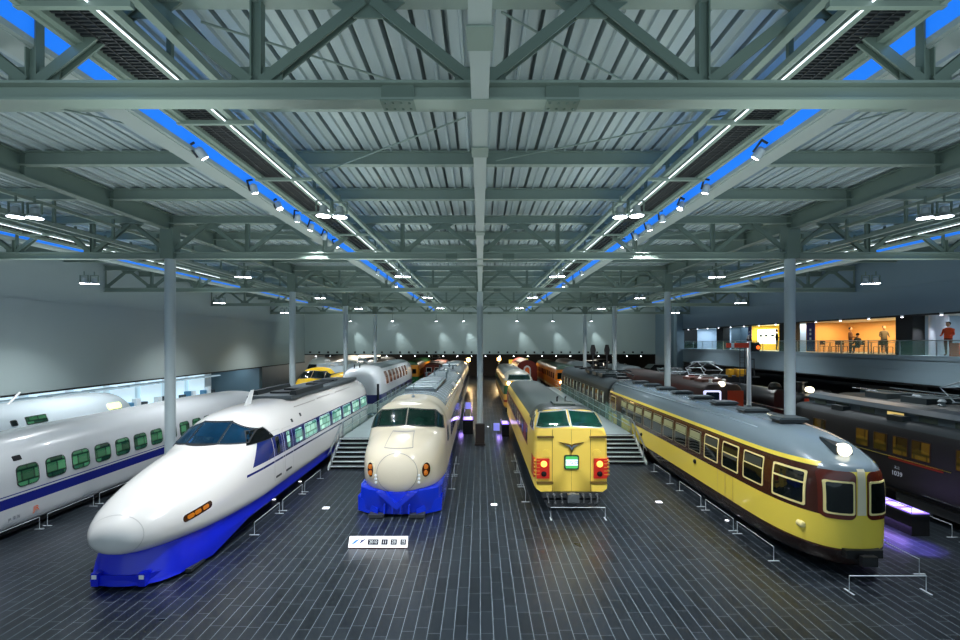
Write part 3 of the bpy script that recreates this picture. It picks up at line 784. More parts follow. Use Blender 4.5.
        for k in range(6): window(B, t, md, rrect(9.15+1.98*k, 10.65+1.98*k, 2.2, 2.8, .1), WIN_PALE, mat('window_rim_pale', '#aebfc4', .4), .03)
        for (y, z) in ((8.0, 3.1), (9.0, 3.2)): B.patch(md, rrect(y, y+.16, z, z+.14, .02), off=.01).build('vent', BLACK, t)
        B.patch(md, rrect(6.1, 6.6, 1.28, 1.36, .02), off=.01).build('step_plate', BLACK, t); B.patch(md, rrect(7.05, 7.6, 1.28, 1.36, .02), off=.01).build('step_plate', BLACK, t)
        for (a, c, z) in ((9, 11.6, 3.6), (12, 14, 3.62), (15, 18, 3.62)):
            B.patch(md, rrect(a, c, z, z+.03, .01), off=.01, rings=1).build('rain_gutter', mat('seam_grey', '#8f8b84', .5), t)
    # roof gear
    b = MB(); b.add([(-.03, 7.0, 3.85), (.03, 7.0, 3.85), (.03, 7.5, 3.85), (-.03, 7.5, 3.85), (-.015, 7.6, 4.5), (.015, 7.6, 4.5), (.015, 7.85, 4.5), (-.015, 7.85, 4.5)],
                    [(0,1,2,3), (4,5,6,7), (0,1,5,4), (1,2,6,5), (2,3,7,6), (3,0,4,7)]); b.build('aerial_fin', WHITE, t)
    RG = mat('roof_shroud', '#4c5458', .5)
    b = MB(); b.box(-1.0, 1.0, 9.3, L-.6, 3.9, 4.06); o = b.build('roof_shroud', RG, t)
    for sx in (-1, 1):
        MB().prism([(sx*.72, 4.06), (sx*1.04, 4.06), (sx*1.0, 4.26), (sx*.78, 4.26)], 9.8, 13.6).build('pantograph_shield', mat('shield_dark', '#23282b', .5), o)
    for y in (10.4, 12.0, 15, 16.2, 17.4): MB().box(-.45, .45, y, y+.7, 4.06, 4.15).build('roof_box', DARK, o)
    bogie(t, 5.2); bogie(t, L-3.5)
    b = MB(); b.box(-1.0, 1.0, L-.05, L+.35, 1.0, 3.3); b.build('gangway', DARK, t)
    return t
sharp_bullet()

# ---------------------------------------------------- wedge bullet train on the left (tail towards the back)
def wedge_bullet():
    t = thing('bullet_train', 'white bullet train along the left aisle with small green-lit windows and blue waist stripe', 'train', (-17.15, 8.4, 0))
    L = 29.2
    rows = [(0, 1.6, 1.5, 3.15, .3, 2.7, 9), (.3, 1.68, 1.5, 3.25, .25, 2.7, 9), (20, 1.68, 1.5, 3.25, .25, 2.7, 9), (24, 1.62, 1.5, 3.15, .25, 2.5, 7), (26.5, 1.45, 1.4, 2.85, .3, 2.2, 5), (28.3, 1.1, 1.3, 2.3, .4, 2.1, 4), (29.0, .6, 1.2, 1.7, .6, 2, 3), (L, .1, 1.15, 1.25, 1.05, 2, 2)]
    B = Body(rows)
    m = livery('wedge_paint', '#c9ccce', [(1.02, 1.36, -9, 99, 0, '#1b2580'), (1.42, 1.455, -9, 99, 0, '#1b2580')], .25)
    B.build('body', m, t)
    for k in range(12): window(B, t, 'R', rrect(7.88+1.08*k-.38, 7.88+1.08*k+.38, 1.64, 2.3, .16, 5), WIN_GREEN, RUBBER, .025)
    B.patch('R', rrect(7.5, 7.8, 2.5, 2.66, .03), off=.01).build('destination_slot', BLACK, t)
    b = MB(); b.box(-1.45, 1.45, .5, L-2, .12, .3); b.build('underframe', BLACK, t)
    OR = mat('logo_orange', '#e8641c', .4)
    lw = mat('logo_grey', '#6d7278', .5)
    text('lettering', 'JR', .26, OR, t, (1.71, 8.13, .72), (PI/2, 0, PI/2))
    text('lettering', 'JR 東海', .13, lw, t, (1.705, 7.35, .66), (PI/2, 0, PI/2))
    bogie(t, 3.5); bogie(t, 18); return t
wedge_bullet()

# ---------------------------------------------------- outermost white train at the left wall
def outer_train():
    t = thing('bullet_train', 'white test train beside the left wall with yellow-white tail lamp and small dark windows', 'train', (-22.0, 8, 0))
    L = 20.3
    rows = [(0, 1.5, 1.6, 3.6, .5, 2.8, 8), (.3, 1.55, 1.6, 3.65, .5, 2.8, 8), (18.4, 1.55, 1.6, 3.65, .5, 2.8, 8), (19.6, 1.5, 1.6, 3.55, .5, 2.8, 8), (L, 1.35, 1.6, 3.2, .55, 2.8, 7)]
    B = Body(rows); B.build('body', livery('outer_paint', '#c4d0d6', [(.9, 1.5, -9, 99, 0, '#1d3f9a')], .3), t)
    for (a, c, z0, z1) in ((10.8, 11.4, 2.75, 3.0), (12.9, 13.15, 2.8, 3.0), (13.6, 14.6, 2.75, 3.05)):
        window(B, t, 'R', rrect(a, c, z0, z1, .05), GLASSD if a < 13.5 else WIN_GREEN, RUBBER, .03)
    B.patch('R', rrect(18.3, 19.3, 2.75, 3.05, .1), off=.03).build('tail_lamp', mat('tail_lamp_yellow', '#fff7a0', .3, emit='#f6ff80', es=1.6), t)
    b = MB(); b.tube([(.3, 13.8, 3.6), (.1, 14.6, 4.1)], .05); b.build('aerial', WHITE, t)
    underframe(t, L, 1.3); bogie(t, 3); bogie(t, 16.5); return t
outer_train()

# ---------------------------------------------------- express electric car, yellow front with red lamp cases
def yellow_express():
    t = thing('express_train', 'yellow and red limited express with winged badge and grey roof, right of the middle column', 'train', (3.55, 18.45, 0))
    L = 18.5; yel = '#f8d258'
    rows = [(0, 1.30, 1.9, 3.1, .7, 7, 8), (.03, 1.36, 1.9, 3.18, .68, 7, 9), (.16, 1.42, 1.9, 3.24, .66, 6.5, 10), (.35, 1.45, 1.9, 3.30, .66, 6, 10), (.75, 1.45, 1.9, 3.58, .66, 5.5, 10), (1.15, 1.45, 1.9, 3.80, .66, 4.8, 10), (1.6, 1.45, 1.9, 3.84, .66, 3.8, 10),
            (2.7, 1.45, 1.9, 3.84, .66, 3.6, 10), (3.1, 1.45, 1.9, 3.62, .66, 3.8, 10), (3.5, 1.45, 1.9, 3.52, .66, 4.2, 10), (L-.1, 1.45, 1.9, 3.52, .66, 4.2, 10), (L, 1.38, 1.9, 3.42, .7, 4.2, 10)]
    B = Body(rows)
    m = livery('yellow_express_paint', yel, [(1.92, 2.78, 2.6, 99, 0, '#8c2a1e'), (.66, .85, 3, 99, 0, '#7a241a'), (3.62, 9, 1.0, 99, 0, '#353d3a'), (3.2, 9, 2.0, 99, 0, '#3c4542')], .45, .1)
    B.build('body', m, t)
    GW = mat('windscreen_green', '#0f4034', .06, noise=.9, nscale=1.4)
    for sx in (-1, 1):
        o_ = poly([(sx*.06, 3.22), (sx*1.30, 3.16), (sx*1.10, 3.62), (sx*.06, 3.70)]); window(B, t, 'F', o_ if sx > 0 else o_[::-1], GW, mat('frame_silver', '#b8bdb8', .3, metal=.6), .035, 'windscreen')
    for md in 'LR': window(B, t, md, poly([(.5, 3.0), (1.9, 2.95), (1.9, 3.5), (1.05, 3.5)]), GW, mat('frame_silver', '#b8bdb8', .3, metal=.6), .035, 'cab_side_window')
    RED = mat('lamp_case_red', '#d02818', .35); FP = 0.0
    for sx in (-1, 1):
        x0, x1 = (.86, 1.36)
        b = MB(); b.box(min(sx*x0, sx*x1), max(sx*x0, sx*x1), -.09, .3, 1.22, 1.98); c = b.build('lamp_case', RED, t)
        b = MB(); b.box(sx*1.30-.09, sx*1.30+.16 if sx > 0 else sx*1.30+.09, .1, .9, 1.22, 1.98) if sx > 0 else b.box(-1.46, -1.21, .1, .9, 1.22, 1.98)
        b.build('lamp_case_side', RED, c)
        b = MB(); b.lathe([(.02, -.16), (.11, -.15), (.13, -.08)], 18, (sx*1.08, 0, 1.78), 'y'); b.build('headlamp_bulb', mat('headlamp_warm', '#ffd070', .2, emit='#ffb840', es=.9), c)
        b = MB(); b.lathe([(.02, -.13), (.10, -.12), (.11, -.08)], 18, (sx*1.08, 0, 1.40), 'y'); b.build('tail_lamp', mat('tail_black', '#1a0c08', .2), c)
        for z in (1.36, 1.5, 1.64, 1.78, 1.9):
            b = MB(); b.box(min(sx*1.24, sx*1.465), max(sx*1.24, sx*1.465), -.095, .5, z, z+.025); b.build('louvre', mat('louvre_yellow', '#e0a040', .35), c)
        b = MB(); b.lathe([(.17, -.03), (.18, 0), (.16, .05)], 24, (sx*.98, .01, 2.16), 'y'); b.lathe([(.12, -.045), (.13, -.02)], 20, (sx*.98, .01, 2.16), 'y'); b.build('whistle_cover', mat('yellow_paint', yel, .3), t)
        b = MB(); b.box(min(sx*.7, sx*1.34), max(sx*.7, sx*1.34), -.1, .03, 2.78, 2.86); b.build('grab_rail', mat('rail_dark_gold', '#6e5420', .4), t)
        b = MB(); b.box(min(sx*.72, sx*1.36), max(sx*.72, sx*1.36), -.1, .05, 1.02, 1.09); b.build('lower_step', mat('rail_dark_gold', '#6e5420', .4), t)
        b = MB(); b.prism([(sx*.78, .72), (sx*1.2, .70), (sx*1.36, .82), (sx*1.38, .98), (sx*.75, .98)], -.06, .3); b.build('corner_apron', mat('yellow_paint', yel, .3), t)
        b = MB(); b.box(sx*.74-.012, sx*.74+.012, -.012, .02, .7, 3.1); b.build('door_seam', mat('seam_gold', '#a88a3a', .5), t)
    b = MB(); b.box(-.006, .006, -.012, .02, .7, 3.1); b.build('centre_seam', mat('seam_gold', '#a88a3a', .5), t)
    # winged badge
    b = MB(); b.prism([(-.48, 2.62), (-.12, 2.44), (0, 2.2), (.12, 2.44), (.48, 2.62), (.1, 2.56), (0, 2.5), (-.1, 2.56)], -.07, -.01); w_ = b.build('winged_badge', mat('badge_gold', '#7a5a1c', .3, metal=.5), t)
    b = MB(); b.prism([(-.30, 2.545), (-.08, 2.43), (0, 2.30), (.08, 2.43), (.30, 2.545), (.07, 2.505), (0, 2.43), (-.07, 2.505)], -.085, -.07); b.build('silver_inlay', CHROME, w_)
    b = MB(); b.prism(rrect(-.29, .29, 1.56, 2.12, .08), -.06, 0); h = b.build('train_name_box', mat('sign_rim_dark', '#243a28', .4), t)
    b = MB(); b.prism(rrect(-.24, .24, 1.61, 2.07, .05), -.07, -.055); b.build('lit_panel', mat('headmark_lit', '#58b868', .4, emit='#40c050', es=.25), h)
    b = MB(); b.box(-.23, .23, -.074, -.069, 1.72, 1.95); b.build('white_band', mat('headmark_white', '#e8f4ff', .4, emit='#e0f0ff', es=.5), h)
    text('lettering', 'しなの', .17, mat('headmark_blue', '#1a48b8', .5), h, (0, -.078, 1.835), (PI/2, 0, 0))
    # coupler and hoses
    b = MB(); b.box(-1.15, 1.15, -.15, .5, .5, .68); b.build('buffer_beam', DARK, t)
    b = MB(); b.lathe([(.12, -.1), (.2, -.2), (.2, -.42), (.13, -.46)], 14, (0, 0, .55), 'y'); b.box(-.22, .22, -.45, -.3, .4, .72); b.build('coupler', mat('coupler_steel', '#6a6e70', .4, metal=.5), t)
    for x in (-.95, -.7, -.42, .42, .7, .95):
        b = MB(); b.tube([(x, -.1, .62), (x, -.3, .55), (x*.97, -.34, .38), (x*.9, -.22, .3)], .035, 8); b.lathe([(.02, -.2), (.06, -.18), (.06, -.1)], 10, (x, 0, .62), 'y'); b.build('air_hose', mat('hose_grey', '#55585a', .4), t)
    b = MB(); b.prism([(-.9, .12), (0, .12), (.9, .12), (1.1, .4), (-1.1, .4)], -.1, .1); b.build('obstacle_guard', DARK, t)
    b = MB(); b.box(-.45, .45, 1.5, 2.4, 3.84, 3.92); b.build('roof_hatch', mat('roof_olive', '#4f5a50', .5), t)
    for x in (-.2, .15):
        b = MB(); b.tube([(x, 2.2, 3.9), (x, 2.2, 4.12), (x, 2.0, 4.14)], .03); b.build('horn', BLACK, t)
    for md in 'LR':
        window(B, t, md, rrect(2.85, 3.25, 2.1, 2.6, .08), GLASSD, RUBBER, .03)
    for k in range(9): window(B, t, 'L', rrect(4.6+1.4*k, 5.7+1.4*k, 2.1, 2.68, .1), GLASSD, RUBBER, .03)
    underframe(t, L, 1.2); bogie(t, 3.0); bogie(t, L-3)
    return t
yellow_express()

# ---------------------------------------------------- streamlined railcar, cream and brown
def streamliner():
    t = thing('streamlined_railcar', 'cream-yellow and brown streamlined railcar with grey roof and single lit roof headlamp', 'train', (10.45, 13.0, 0))
    L = 20.4
    rows = [(0, .06, 1.5, 2.5, .6, 3, 2.4), (.03, .40, 1.5, 2.92, .42, 3.8, 3), (.12, .66, 1.5, 3.06, .34, 4.2, 3.4), (.3, .87, 1.5, 3.15, .28, 4.4, 4), (.6, 1.07, 1.5, 3.25, .24, 4.2, 4.5),
            (1.0, 1.22, 1.5, 3.38, .22, 3.9, 5), (1.6, 1.34, 1.5, 3.56, .2, 3.7, 6), (2.4, 1.41, 1.5, 3.70, .2, 3.6, 7), (3.6, 1.43, 1.5, 3.8, .2, 3.6, 8), (6, 1.43, 1.5, 3.82, .2, 3.6, 9), (L-.1, 1.43, 1.5, 3.82, .2, 3.6, 9), (L, 1.36, 1.5, 3.7, .35, 3.6, 9)]
    B = Body(rows, N=80)
    cream, brown, roofc, dk = '#ecd250', '#3d1d12', '#68777f', '#1f100c'
    m = livery('streamliner_paint', cream, [(1.68, 2.98, .34, 99, 0, brown), (3.10, 9, -9, 99, 0, roofc), (2.93, 3.11, -9, .5, 0, roofc), (-1, .80, -9, 99, 0, dk), (.76, .81, -9, 99, 0, '#4a2a14')], .25, .3)
    B.build('body', m, t)
    BR = mat('window_surround_brown', '#5a2012', .25, coat=.4); CR = mat('frame_cream', '#ecdb96', .3)
    PL = mat('pillar_pale', '#dcd3b4', .3)
    CG = mat('cab_glass_dark', '#0a1110', .05)
    # front: pale centre pillar, two brown surrounds with cream framed panes
    B.patch('F', poly([(-.12, 1.75), (.12, 1.75), (.10, 3.0), (-.10, 3.0)], .1), off=.012, thick=.02).build('centre_pillar', PL, t)
    for sx in (-1, 1):
        o_ = rrect(.15, .93, 1.62, 2.93, .16, 5); o_ = [(sx*p[0], p[1]) for p in o_]; o_ = o_ if sx > 0 else o_[::-1]
        B.patch('F', o_, off=.016, thick=.03, rings=5).build('window_surround', BR, t, smooth=40)
        g = rrect(.24, .80, 1.80, 2.62, .05, 3); g = [(sx*p[0], p[1]) for p in g]; g = g if sx > 0 else g[::-1]
        window(B, t, 'F', g, CG, CR, .05, 'front_window', off=.036)
    for md in 'LR':
        window(B, t, md, rrect(.72, 1.72, 1.86, 2.74, .05), CG, CR, .06, 'cab_side_window', off=.03)
        B.patch(md, rrect(.72, 1.72, 2.42, 2.47, .01), off=.036).build('sash_bar', CR, t)
    SEAT = mat('saloon_pane', '#0c1210', .06)
    BL_ = mat('blind_cream', '#9a9c74', .5)
    for k in range(11):
        y = 2.75+1.41*k; wd = 1.0 if k < 4 else 1.12
        frm = window(B, t, 'L', rrect(y-wd/2, y+wd/2, 1.93, 2.78, .06), SEAT, CR if k < 3 else mat('frame_tan', '#7d7a58', .35), .05 if k < 3 else .03, off=.02)
        B.patch('L', rrect(y-wd/2, y+wd/2, 2.42, 2.46, .01), off=.03).build('sash_bar', CR if k < 3 else BL_, frm)
        if k != 1: B.patch('L', rrect(y-wd/2+.05, y+wd/2-.05, 2.48, 2.74, .02), off=.018).build('blind', BL_ if k > 2 else mat('blind_dark', '#3c4038', .5), frm)
        else: B.patch('L', rrect(y-wd/2+.05, y+wd/2-.05, 2.3, 2.42, .02), off=.018).build('blind', mat('blind_dark', '#3c4038', .5), frm)
    B.patch('L', rrect(17.3, 18.25, .95, 2.92, .04), off=.015).build('passenger_door', mat('door_brown', '#241009', .3), t)
    window(B, t, 'L', rrect(18.7, 19.8, 1.93, 2.78, .06), WIN_YEL, CR, .04)
    seam(B, t, 'L', rrect(3.95, 5.0, .85, 1.66, .02), .02, mat('seam_gold2', '#c2a544', .5), 'luggage_door_seam')
    B.patch('L', rrect(4.46, 4.5, .9, 1.6, .005), off=.01).build('door_stile', mat('seam_gold2', '#c2a544', .5), t)
    for (y, z) in ((6.9, 1.5), (13.5, 1.35)):
        l, nn = B.hit('L', y, z); MB().lathe([(.05, -.08), (.09, -.05), (.09, .02)], 10, (l.x, l.y, l.z), 'x').build('lamp_bracket', BLACK, t)
    l, nn = B.hit('F', -1.14, 1.24)
    b = MB(); b.lathe([(.04, -.12), (.08, -.1), (.10, -.02), (.1, .1)], 16, (l.x, l.y, l.z), 'y'); b.build('tail_lamp', CR, t)
    # roof headlamp in its streamlined fairing
    l, nn = B.hit('T', -.0, .78)
    b = MB(); b.add([(0-.26, .62, 3.20), (.26, .62, 3.20), (.1, 1.5, 3.5), (-.1, 1.5, 3.5), (-.2, .66, 3.50), (.2, .66, 3.50), (.02, 1.6, 3.6), (-.02, 1.6, 3.6)],
                    [(0,1,2,3), (4,5,6,7), (0,1,5,4), (1,2,6,5), (2,3,7,6), (3,0,4,7)]); fa = b.build('headlamp_fairing', mat('fairing_dark', '#20282c', .3), t)
    b = MB(); b.lathe([(.02, -.16), (.12, -.13), (.18, -.04), (.19, .04), (.15, .2)], 24, (0, .62, 3.40), 'y'); b.build('headlamp', mat('headlamp_lit', '#fff6e0', .2, emit='#fff2d0', es=2.0), fa)
    # ventilators
    for k in range(8):
        y = 3.1+2.12*k
        b = MB(); b.box(-.42, .42, y-.22, y+.22, 3.78, 3.86); v = b.build('roof_ventilator', mat('vent_grey', '#262c30', .45), t)
        b = MB(); b.prism([(-.52, 3.90), (.52, 3.90), (.40, 3.98), (-.40, 3.98)], y-.3, y+.3); b.build('cowl', mat('cowl_grey', '#3a4347', .45), v)
        MB().box(-.47, .47, y-.27, y+.27, 3.86, 3.90).build('gap_shade', BLACK, v)  # black slab stands in for the shade in the gap below the cowl
    for sx in (-1,):
        B.patch('T', poly([(-1.0, 3.2), (-.97, 3.2), (-.97, L-.5), (-1.0, L-.5)], .8), off=.02, rings=1).build('rain_strip', mat('roof_strip', '#93a3ad', .4), t)
    # coupler and apron
    b = MB(); b.box(-.5, .5, -.1, .5, .62, .84); b.build('coupler_cover', BLACK, t)
    b = MB(); b.lathe([(.09, -.2), (.13, -.18), (.13, .1)], 12, (0, 0, .6), 'y'); b.box(-.2, .2, -.3, -.15, .48, .74); b.build('coupler', mat('coupler_dark', '#17181a', .35), t)
    bogie(t, 3.8); bogie(t, L-3.5)
    return t
streamliner()
# ================================================================== TRAINS FURTHER OFF
def simple_train(name, label, x, y, L, w, zt, base, rules, win=None, front=None, roof=None, sides='R', rows=None, nu=3.6, zb=.7, cat='train', under=True, glass=None, rough=.3):
    t = thing(name, label, cat, (x, y, 0))
    B = Body(rows or flatcar_rows(L, w, zt, zb, nu=nu), N=48)
    B.build('body', livery(name+'_'+label.replace(' ', '_')+'_paint', base, rules, rough if max(lin(base)[:3]) > .15 else .6, .4 if max(lin(base)[:3]) > .15 else 0), t)
    if win:
        y0, st, n, wd, z0, z1 = win
        for s in sides:
            for k in range(n): window(B, t, s, rrect(y0+st*k, y0+st*k+wd, z0, z1, .06, 2), glass or GLASSD, None)
    if under: underframe(t, L, w-.2); bogie(t, 3); bogie(t, L-3)
    return t, B
def pantograph(t, y, z, m=None, h=1.1):
    m = m or mat('panto_grey', '#9aa6ac', .35, metal=.5)
    b = MB()
    for sx in (-.6, .6):
        b.tube([(sx, y-1.0, z), (sx, y-1.7, z+h*.5), (sx*.7, y-.1, z+h)], .035, 6); b.tube([(sx, y+1.0, z), (sx, y+1.7, z+h*.5), (sx*.7, y+.1, z+h)], .035, 6)
    for yy in (y-1.7, y+1.7): b.tube([(-.6, yy, z+h*.5), (.6, yy, z+h*.5)], .025, 6)
    for yy in (y-1.0, y+1.0): b.tube([(-.7, yy, z), (.7, yy, z)], .04, 6)
    b.tube([(-.95, y-.12, z+h-.08), (-.75, y-.12, z+h+.04), (.75, y-.12, z+h+.04), (.95, y-.12, z+h-.08)], .035, 6)
    b.tube([(-.95, y+.12, z+h-.08), (-.75, y+.12, z+h+.04), (.75, y+.12, z+h+.04), (.95, y+.12, z+h-.08)], .035, 6)
    return b.build('pantograph', m, t)
# second coach behind the early bullet train
t, B = simple_train('passenger_coach', 'silver-roofed blue and cream coach coupled behind the round-nosed bullet train', -3.15, 43.2, 22, 1.66, 4.0, '#d8d2c2', [(3.4, 9, -9, 99, 0, '#8d979c'), (1.95, 2.75, -9, 99, 0, '#142a6c'), (-1, .93, -9, 99, 0, '#0c2fc4')], (1.5, 1.4, 14, .9, 2.1, 2.65), nu=2.95)
for (x, y) in ((-.6, 1.2), (.6, 1.4), (.1, 4), (-.4, 9)):
    b = MB(); b.tube([(x, y, 3.9), (x, y, 4.35)], .08); b.build('insulator', mat('roof_gear_grey', '#6d7b80', .45), t)
for y in (6, 12): MB().box(-.8, .8, y, y+3.5, 3.96, 4.12).build('roof_unit', mat('roof_gear_pale', '#a7b2b6', .4, metal=.2), t)
# double-deck coach
rows = [(0, 1.2, 2, 3.9, .7, 2.4, 8), (.15, 1.5, 2, 4.25, .7, 2.6, 8), (.8, 1.68, 2, 4.45, .7, 3.2, 8), (1.5, 1.69, 2, 4.5, .7, 3.4, 8), (17.6, 1.69, 2, 4.5, .7, 3.4, 8), (18, 1.55, 2, 4.35, .7, 3.2, 8)]
t, B = simple_train('double_deck_coach', 'white double-deck coach with tall brown windows behind the long-nosed bullet train', -9.6, 37.6, 18, 1.69, 4.5, '#d5dadd', [(1.6, 2.3, -9, 99, 0, '#15246e'), (-1, .9, -9, 99, 0, '#15246e'), (4.25, 9, 3, 99, 0, '#5f6b70')], rows=rows)
for k in range(7): window(B, t, 'R', rrect(2.6+1.75*k, 3.7+1.75*k, 2.95, 4.0, .1), mat('brown_curtain_glass', '#3a2010', .15, emit='#6a3a14', es=.25), WHITE, .04)
for k in range(5): window(B, t, 'R', rrect(2.6+2.4*k, 4.2+2.4*k, 1.75, 2.2, .1), GLASSD, None)
for (x, y) in ((-.5, .6), (-.1, .7)):
    b = MB(); b.tube([(x, y, 4.2), (x, y, 4.7)], .05); b.build('insulator', DARK, t)
b = MB(); b.box(1.5, 1.66, -.3, -.12, .9, 3.2); b.build('gap_strip', mat('gap_strip_dark', '#101c24', .4), t)  # dark strip standing in for the dark gap between the coaches
# yellow inspection train
def yellow_bullet():
    t = thing('bullet_train', 'bright yellow inspection bullet train with dark cab windows, far left', 'train', (-16.15, 43.0, 0))
    rows = [(0, .1, 1.6, 1.7, 1.5, 2, 2), (.2, .8, 1.6, 2.3, .9, 2, 2.2), (.8, 1.3, 1.65, 2.65, .75, 2.2, 3), (1.8, 1.6, 1.75, 2.95, .72, 2.5, 5), (2.4, 1.64, 1.8, 3.15, .72, 2.7, 6), (3.2, 1.66, 1.85, 3.75, .72, 2.8, 8), (4.2, 1.67, 1.9, 3.96, .72, 2.85, 8), (20, 1.67, 1.9, 4.0, .72, 2.95, 8)]
    B = Body(rows, N=56)
    B.build('body', livery('yellow_bullet_paint', '#f8c80c', [(3.3, 9, 5.2, 99, 0, '#9aa5aa'), (1.9, 2.3, 3.5, 99, 0, '#203a8c'), (-1, .9, -9, 99, 0, '#203a8c')], .25), t)
    for sx in (-1, 1):
        o_ = poly([(sx*.06, 3.1), (sx*1.15, 3.02), (sx*1.08, 3.6), (sx*.06, 3.68)]); window(B, t, 'F', o_ if sx > 0 else o_[::-1], GLASSD, RUBBER, .05, 'windscreen')
        o_ = poly([(sx*1.22, 3.0), (sx*1.5, 2.9), (sx*1.43, 3.3), (sx*1.18, 3.56)]); window(B, t, 'F', o_ if sx > 0 else o_[::-1], GLASSD, RUBBER, .04, 'quarter_window')
        l, nn = B.hit('F', sx*1.1, 1.75); MB().lathe([(.03, -.1), (.18, -.06), (.2, .05)], 12, (l.x, l.y, l.z), 'y').build('headlamp', LAMPY, t)
    for y in (6, 9, 12, 15): MB().box(-.7, .7, y, y+1.6, 3.96, 4.2).build('roof_unit', mat('roof_gear_pale', '#a7b2b6', .4, metal=.2), t)
    MB().box(-1.35, 1.35, 1.5, 19, .15, .9).build('skirt', mat('skirt_navy', '#203a8c', .3), t)
yellow_bullet()
# far trains on the left, under the back wall
t, B = simple_train('bullet_train', 'white domed bullet train far away at the left, behind the yellow one', -21.8, 62, 20, 1.65, 4.4, '#dedfd8', [(1.8, 2.6, -9, 99, 0, '#2d4a9a')], rows=[(0, .3, 2, 2.6, 1, 2, 3), (.4, 1.1, 2, 3.4, .8, 2.1, 5), (1.4, 1.55, 2, 4.1, .7, 2.3, 7), (3, 1.65, 2, 4.4, .7, 2.6, 8), (20, 1.65, 2, 4.4, .7, 2.8, 8)])
window(B, t, 'F', poly([(-.9, 3.0), (.9, 3.0), (.8, 3.5), (-.8, 3.5)]), GLASSD, RUBBER, .05, 'windscreen')
t, B = simple_train('bullet_train', 'pale grey coach behind the yellow inspection train, far left', -16.15, 63.2, 20, 1.65, 3.95, '#c8cfd2', [(1.8, 2.6, -9, 99, 0, '#2d4a9a')], (1, 1.3, 12, .8, 1.95, 2.5))
for y in (2, 6, 10): MB().box(-.6, .6, y, y+1.6, 3.9, 4.25).build('roof_unit', mat('roof_gear_grey', '#6d7b80', .45), t)
t, B = simple_train('diesel_railcar', 'small orange and green railcar far off behind the double-deck coach', -9.9, 66, 18, 1.4, 3.8, '#e08a1c', [(3.3, 9, -9, 99, 0, '#2c5a34'), (-1, 1.7, -9, 99, 0, '#1d6a38')], (1, 1.5, 11, .9, 2.05, 2.7))
for sx in (-.75, 0, .75): window(B, t, 'F', rrect(sx-.28, sx+.28, 2.1, 2.75, .05), GLASSD, None)
# red-brown locomotive far away
t, B = simple_train('electric_locomotive', 'red-brown electric locomotive far off between the bullet trains', -6.7, 68, 16, 1.4, 3.5, '#6c2414', [(3.2, 9, -9, 99, 0, '#6e4a42')], (1.5, 2.2, 6, 1.0, 2.2, 2.8), cat='locomotive')
for sx in (-.6, .6): window(B, t, 'F', rrect(sx-.35, sx+.35, 2.2, 2.8, .05), GLASSD, WHITE, .04)
pantograph(t, 3, 3.6)
# green-nosed express behind the yellow express
def bonnet_express():
    t = thing('express_train', 'cream, green and yellow express with rounded white cab behind the yellow express train', 'train', (3.5, 41.8, 0))
    rows = [(0, 1.2, 1.9, 2.9, .7, 4, 8), (.1, 1.36, 1.9, 3.0, .68, 4, 9), (.5, 1.42, 1.9, 3.2, .66, 3.6, 10), (1.0, 1.44, 1.9, 3.6, .66, 3.0, 10), (1.7, 1.45, 1.9, 3.85, .66, 2.8, 10), (3.6, 1.45, 1.9, 3.9, .66, 2.8, 10), (4.4, 1.45, 1.9, 3.7, .66, 3.4, 10), (20, 1.45, 1.9, 3.7, .66, 3.4, 10)]
    B = Body(rows, N=56); B.build('body', livery('bonnet_paint', '#e8b24a', [(3.05, 9, -9, 4.3, 0, '#d6d2c0'), (3.3, 9, 4.3, 99, 0, '#6c7674'), (1.9, 2.65, -9, 99, 0, '#1f5a34'), (1.2, 1.4, -9, 99, 0, '#8c2a1e')], .3), t)
    window(B, t, 'F', poly([(-1.0, 3.14), (1.0, 3.14), (.85, 3.5), (-.85, 3.5)]), GLASSG, CHROME, .05, 'windscreen')
    for sx in (-1, 1):
        l, nn = B.hit('F', sx*.95, 2.85); MB().lathe([(.03, -.12), (.16, -.08), (.18, .05)], 12, (l.x, l.y, l.z), 'y').build('headlamp', LAMPY, t)
    for k in range(9): window(B, t, 'L', rrect(4.5+1.6*k, 5.6+1.6*k, 2.05, 2.6, .06), GLASSD, None)
    b = MB(); b.box(-.4, .4, -.08, .1, 2.55, 2.95); b.build('train_name_box', WHITE, t)
    MB().box(-1.2, 1.2, 1, 19, .2, .7).build('underframe', DARK, t); bogie(t, 3); bogie(t, 17)
bonnet_express()
# red coach end with white arched doorway
t = thing('red_coach', 'dark red coach end with arched roof and white-edged doorway, far back in the middle', 'train', (6.6, 66.5, 0))
arch = [(-1.4, .8), (1.4, .8), (1.4, 2.9)] + [(1.4*math.cos(a), 2.9+1.05*math.sin(a)) for a in [PI*k/12 for k in range(1, 12)]] + [(-1.4, 2.9)]
MB().prism(arch, 0, 12).build('body', mat('coach_red', '#7e2414', .4, emit=None), t)
d = [(-.5, 1.2), (.5, 1.2), (.5, 2.7)] + [(.5*math.cos(a), 2.7+.5*math.sin(a)) for a in [PI*k/8 for k in range(1, 8)]] + [(-.5, 2.7)]
MB().prism([(p[0], p[1]) for p in d], -.06, 0).build('doorway_trim', WHITE, t)
MB().prism([(p[0]*.62, 1.25+(p[1]-1.2)*.86) for p in d], -.10, -.05).build('door', mat('door_orange', '#8a3c18', .4, emit='#c05a1c', es=.25), t)
MB().box(-1.2, 1.2, .5, 11, .1, .8).build('underframe', DARK, t)
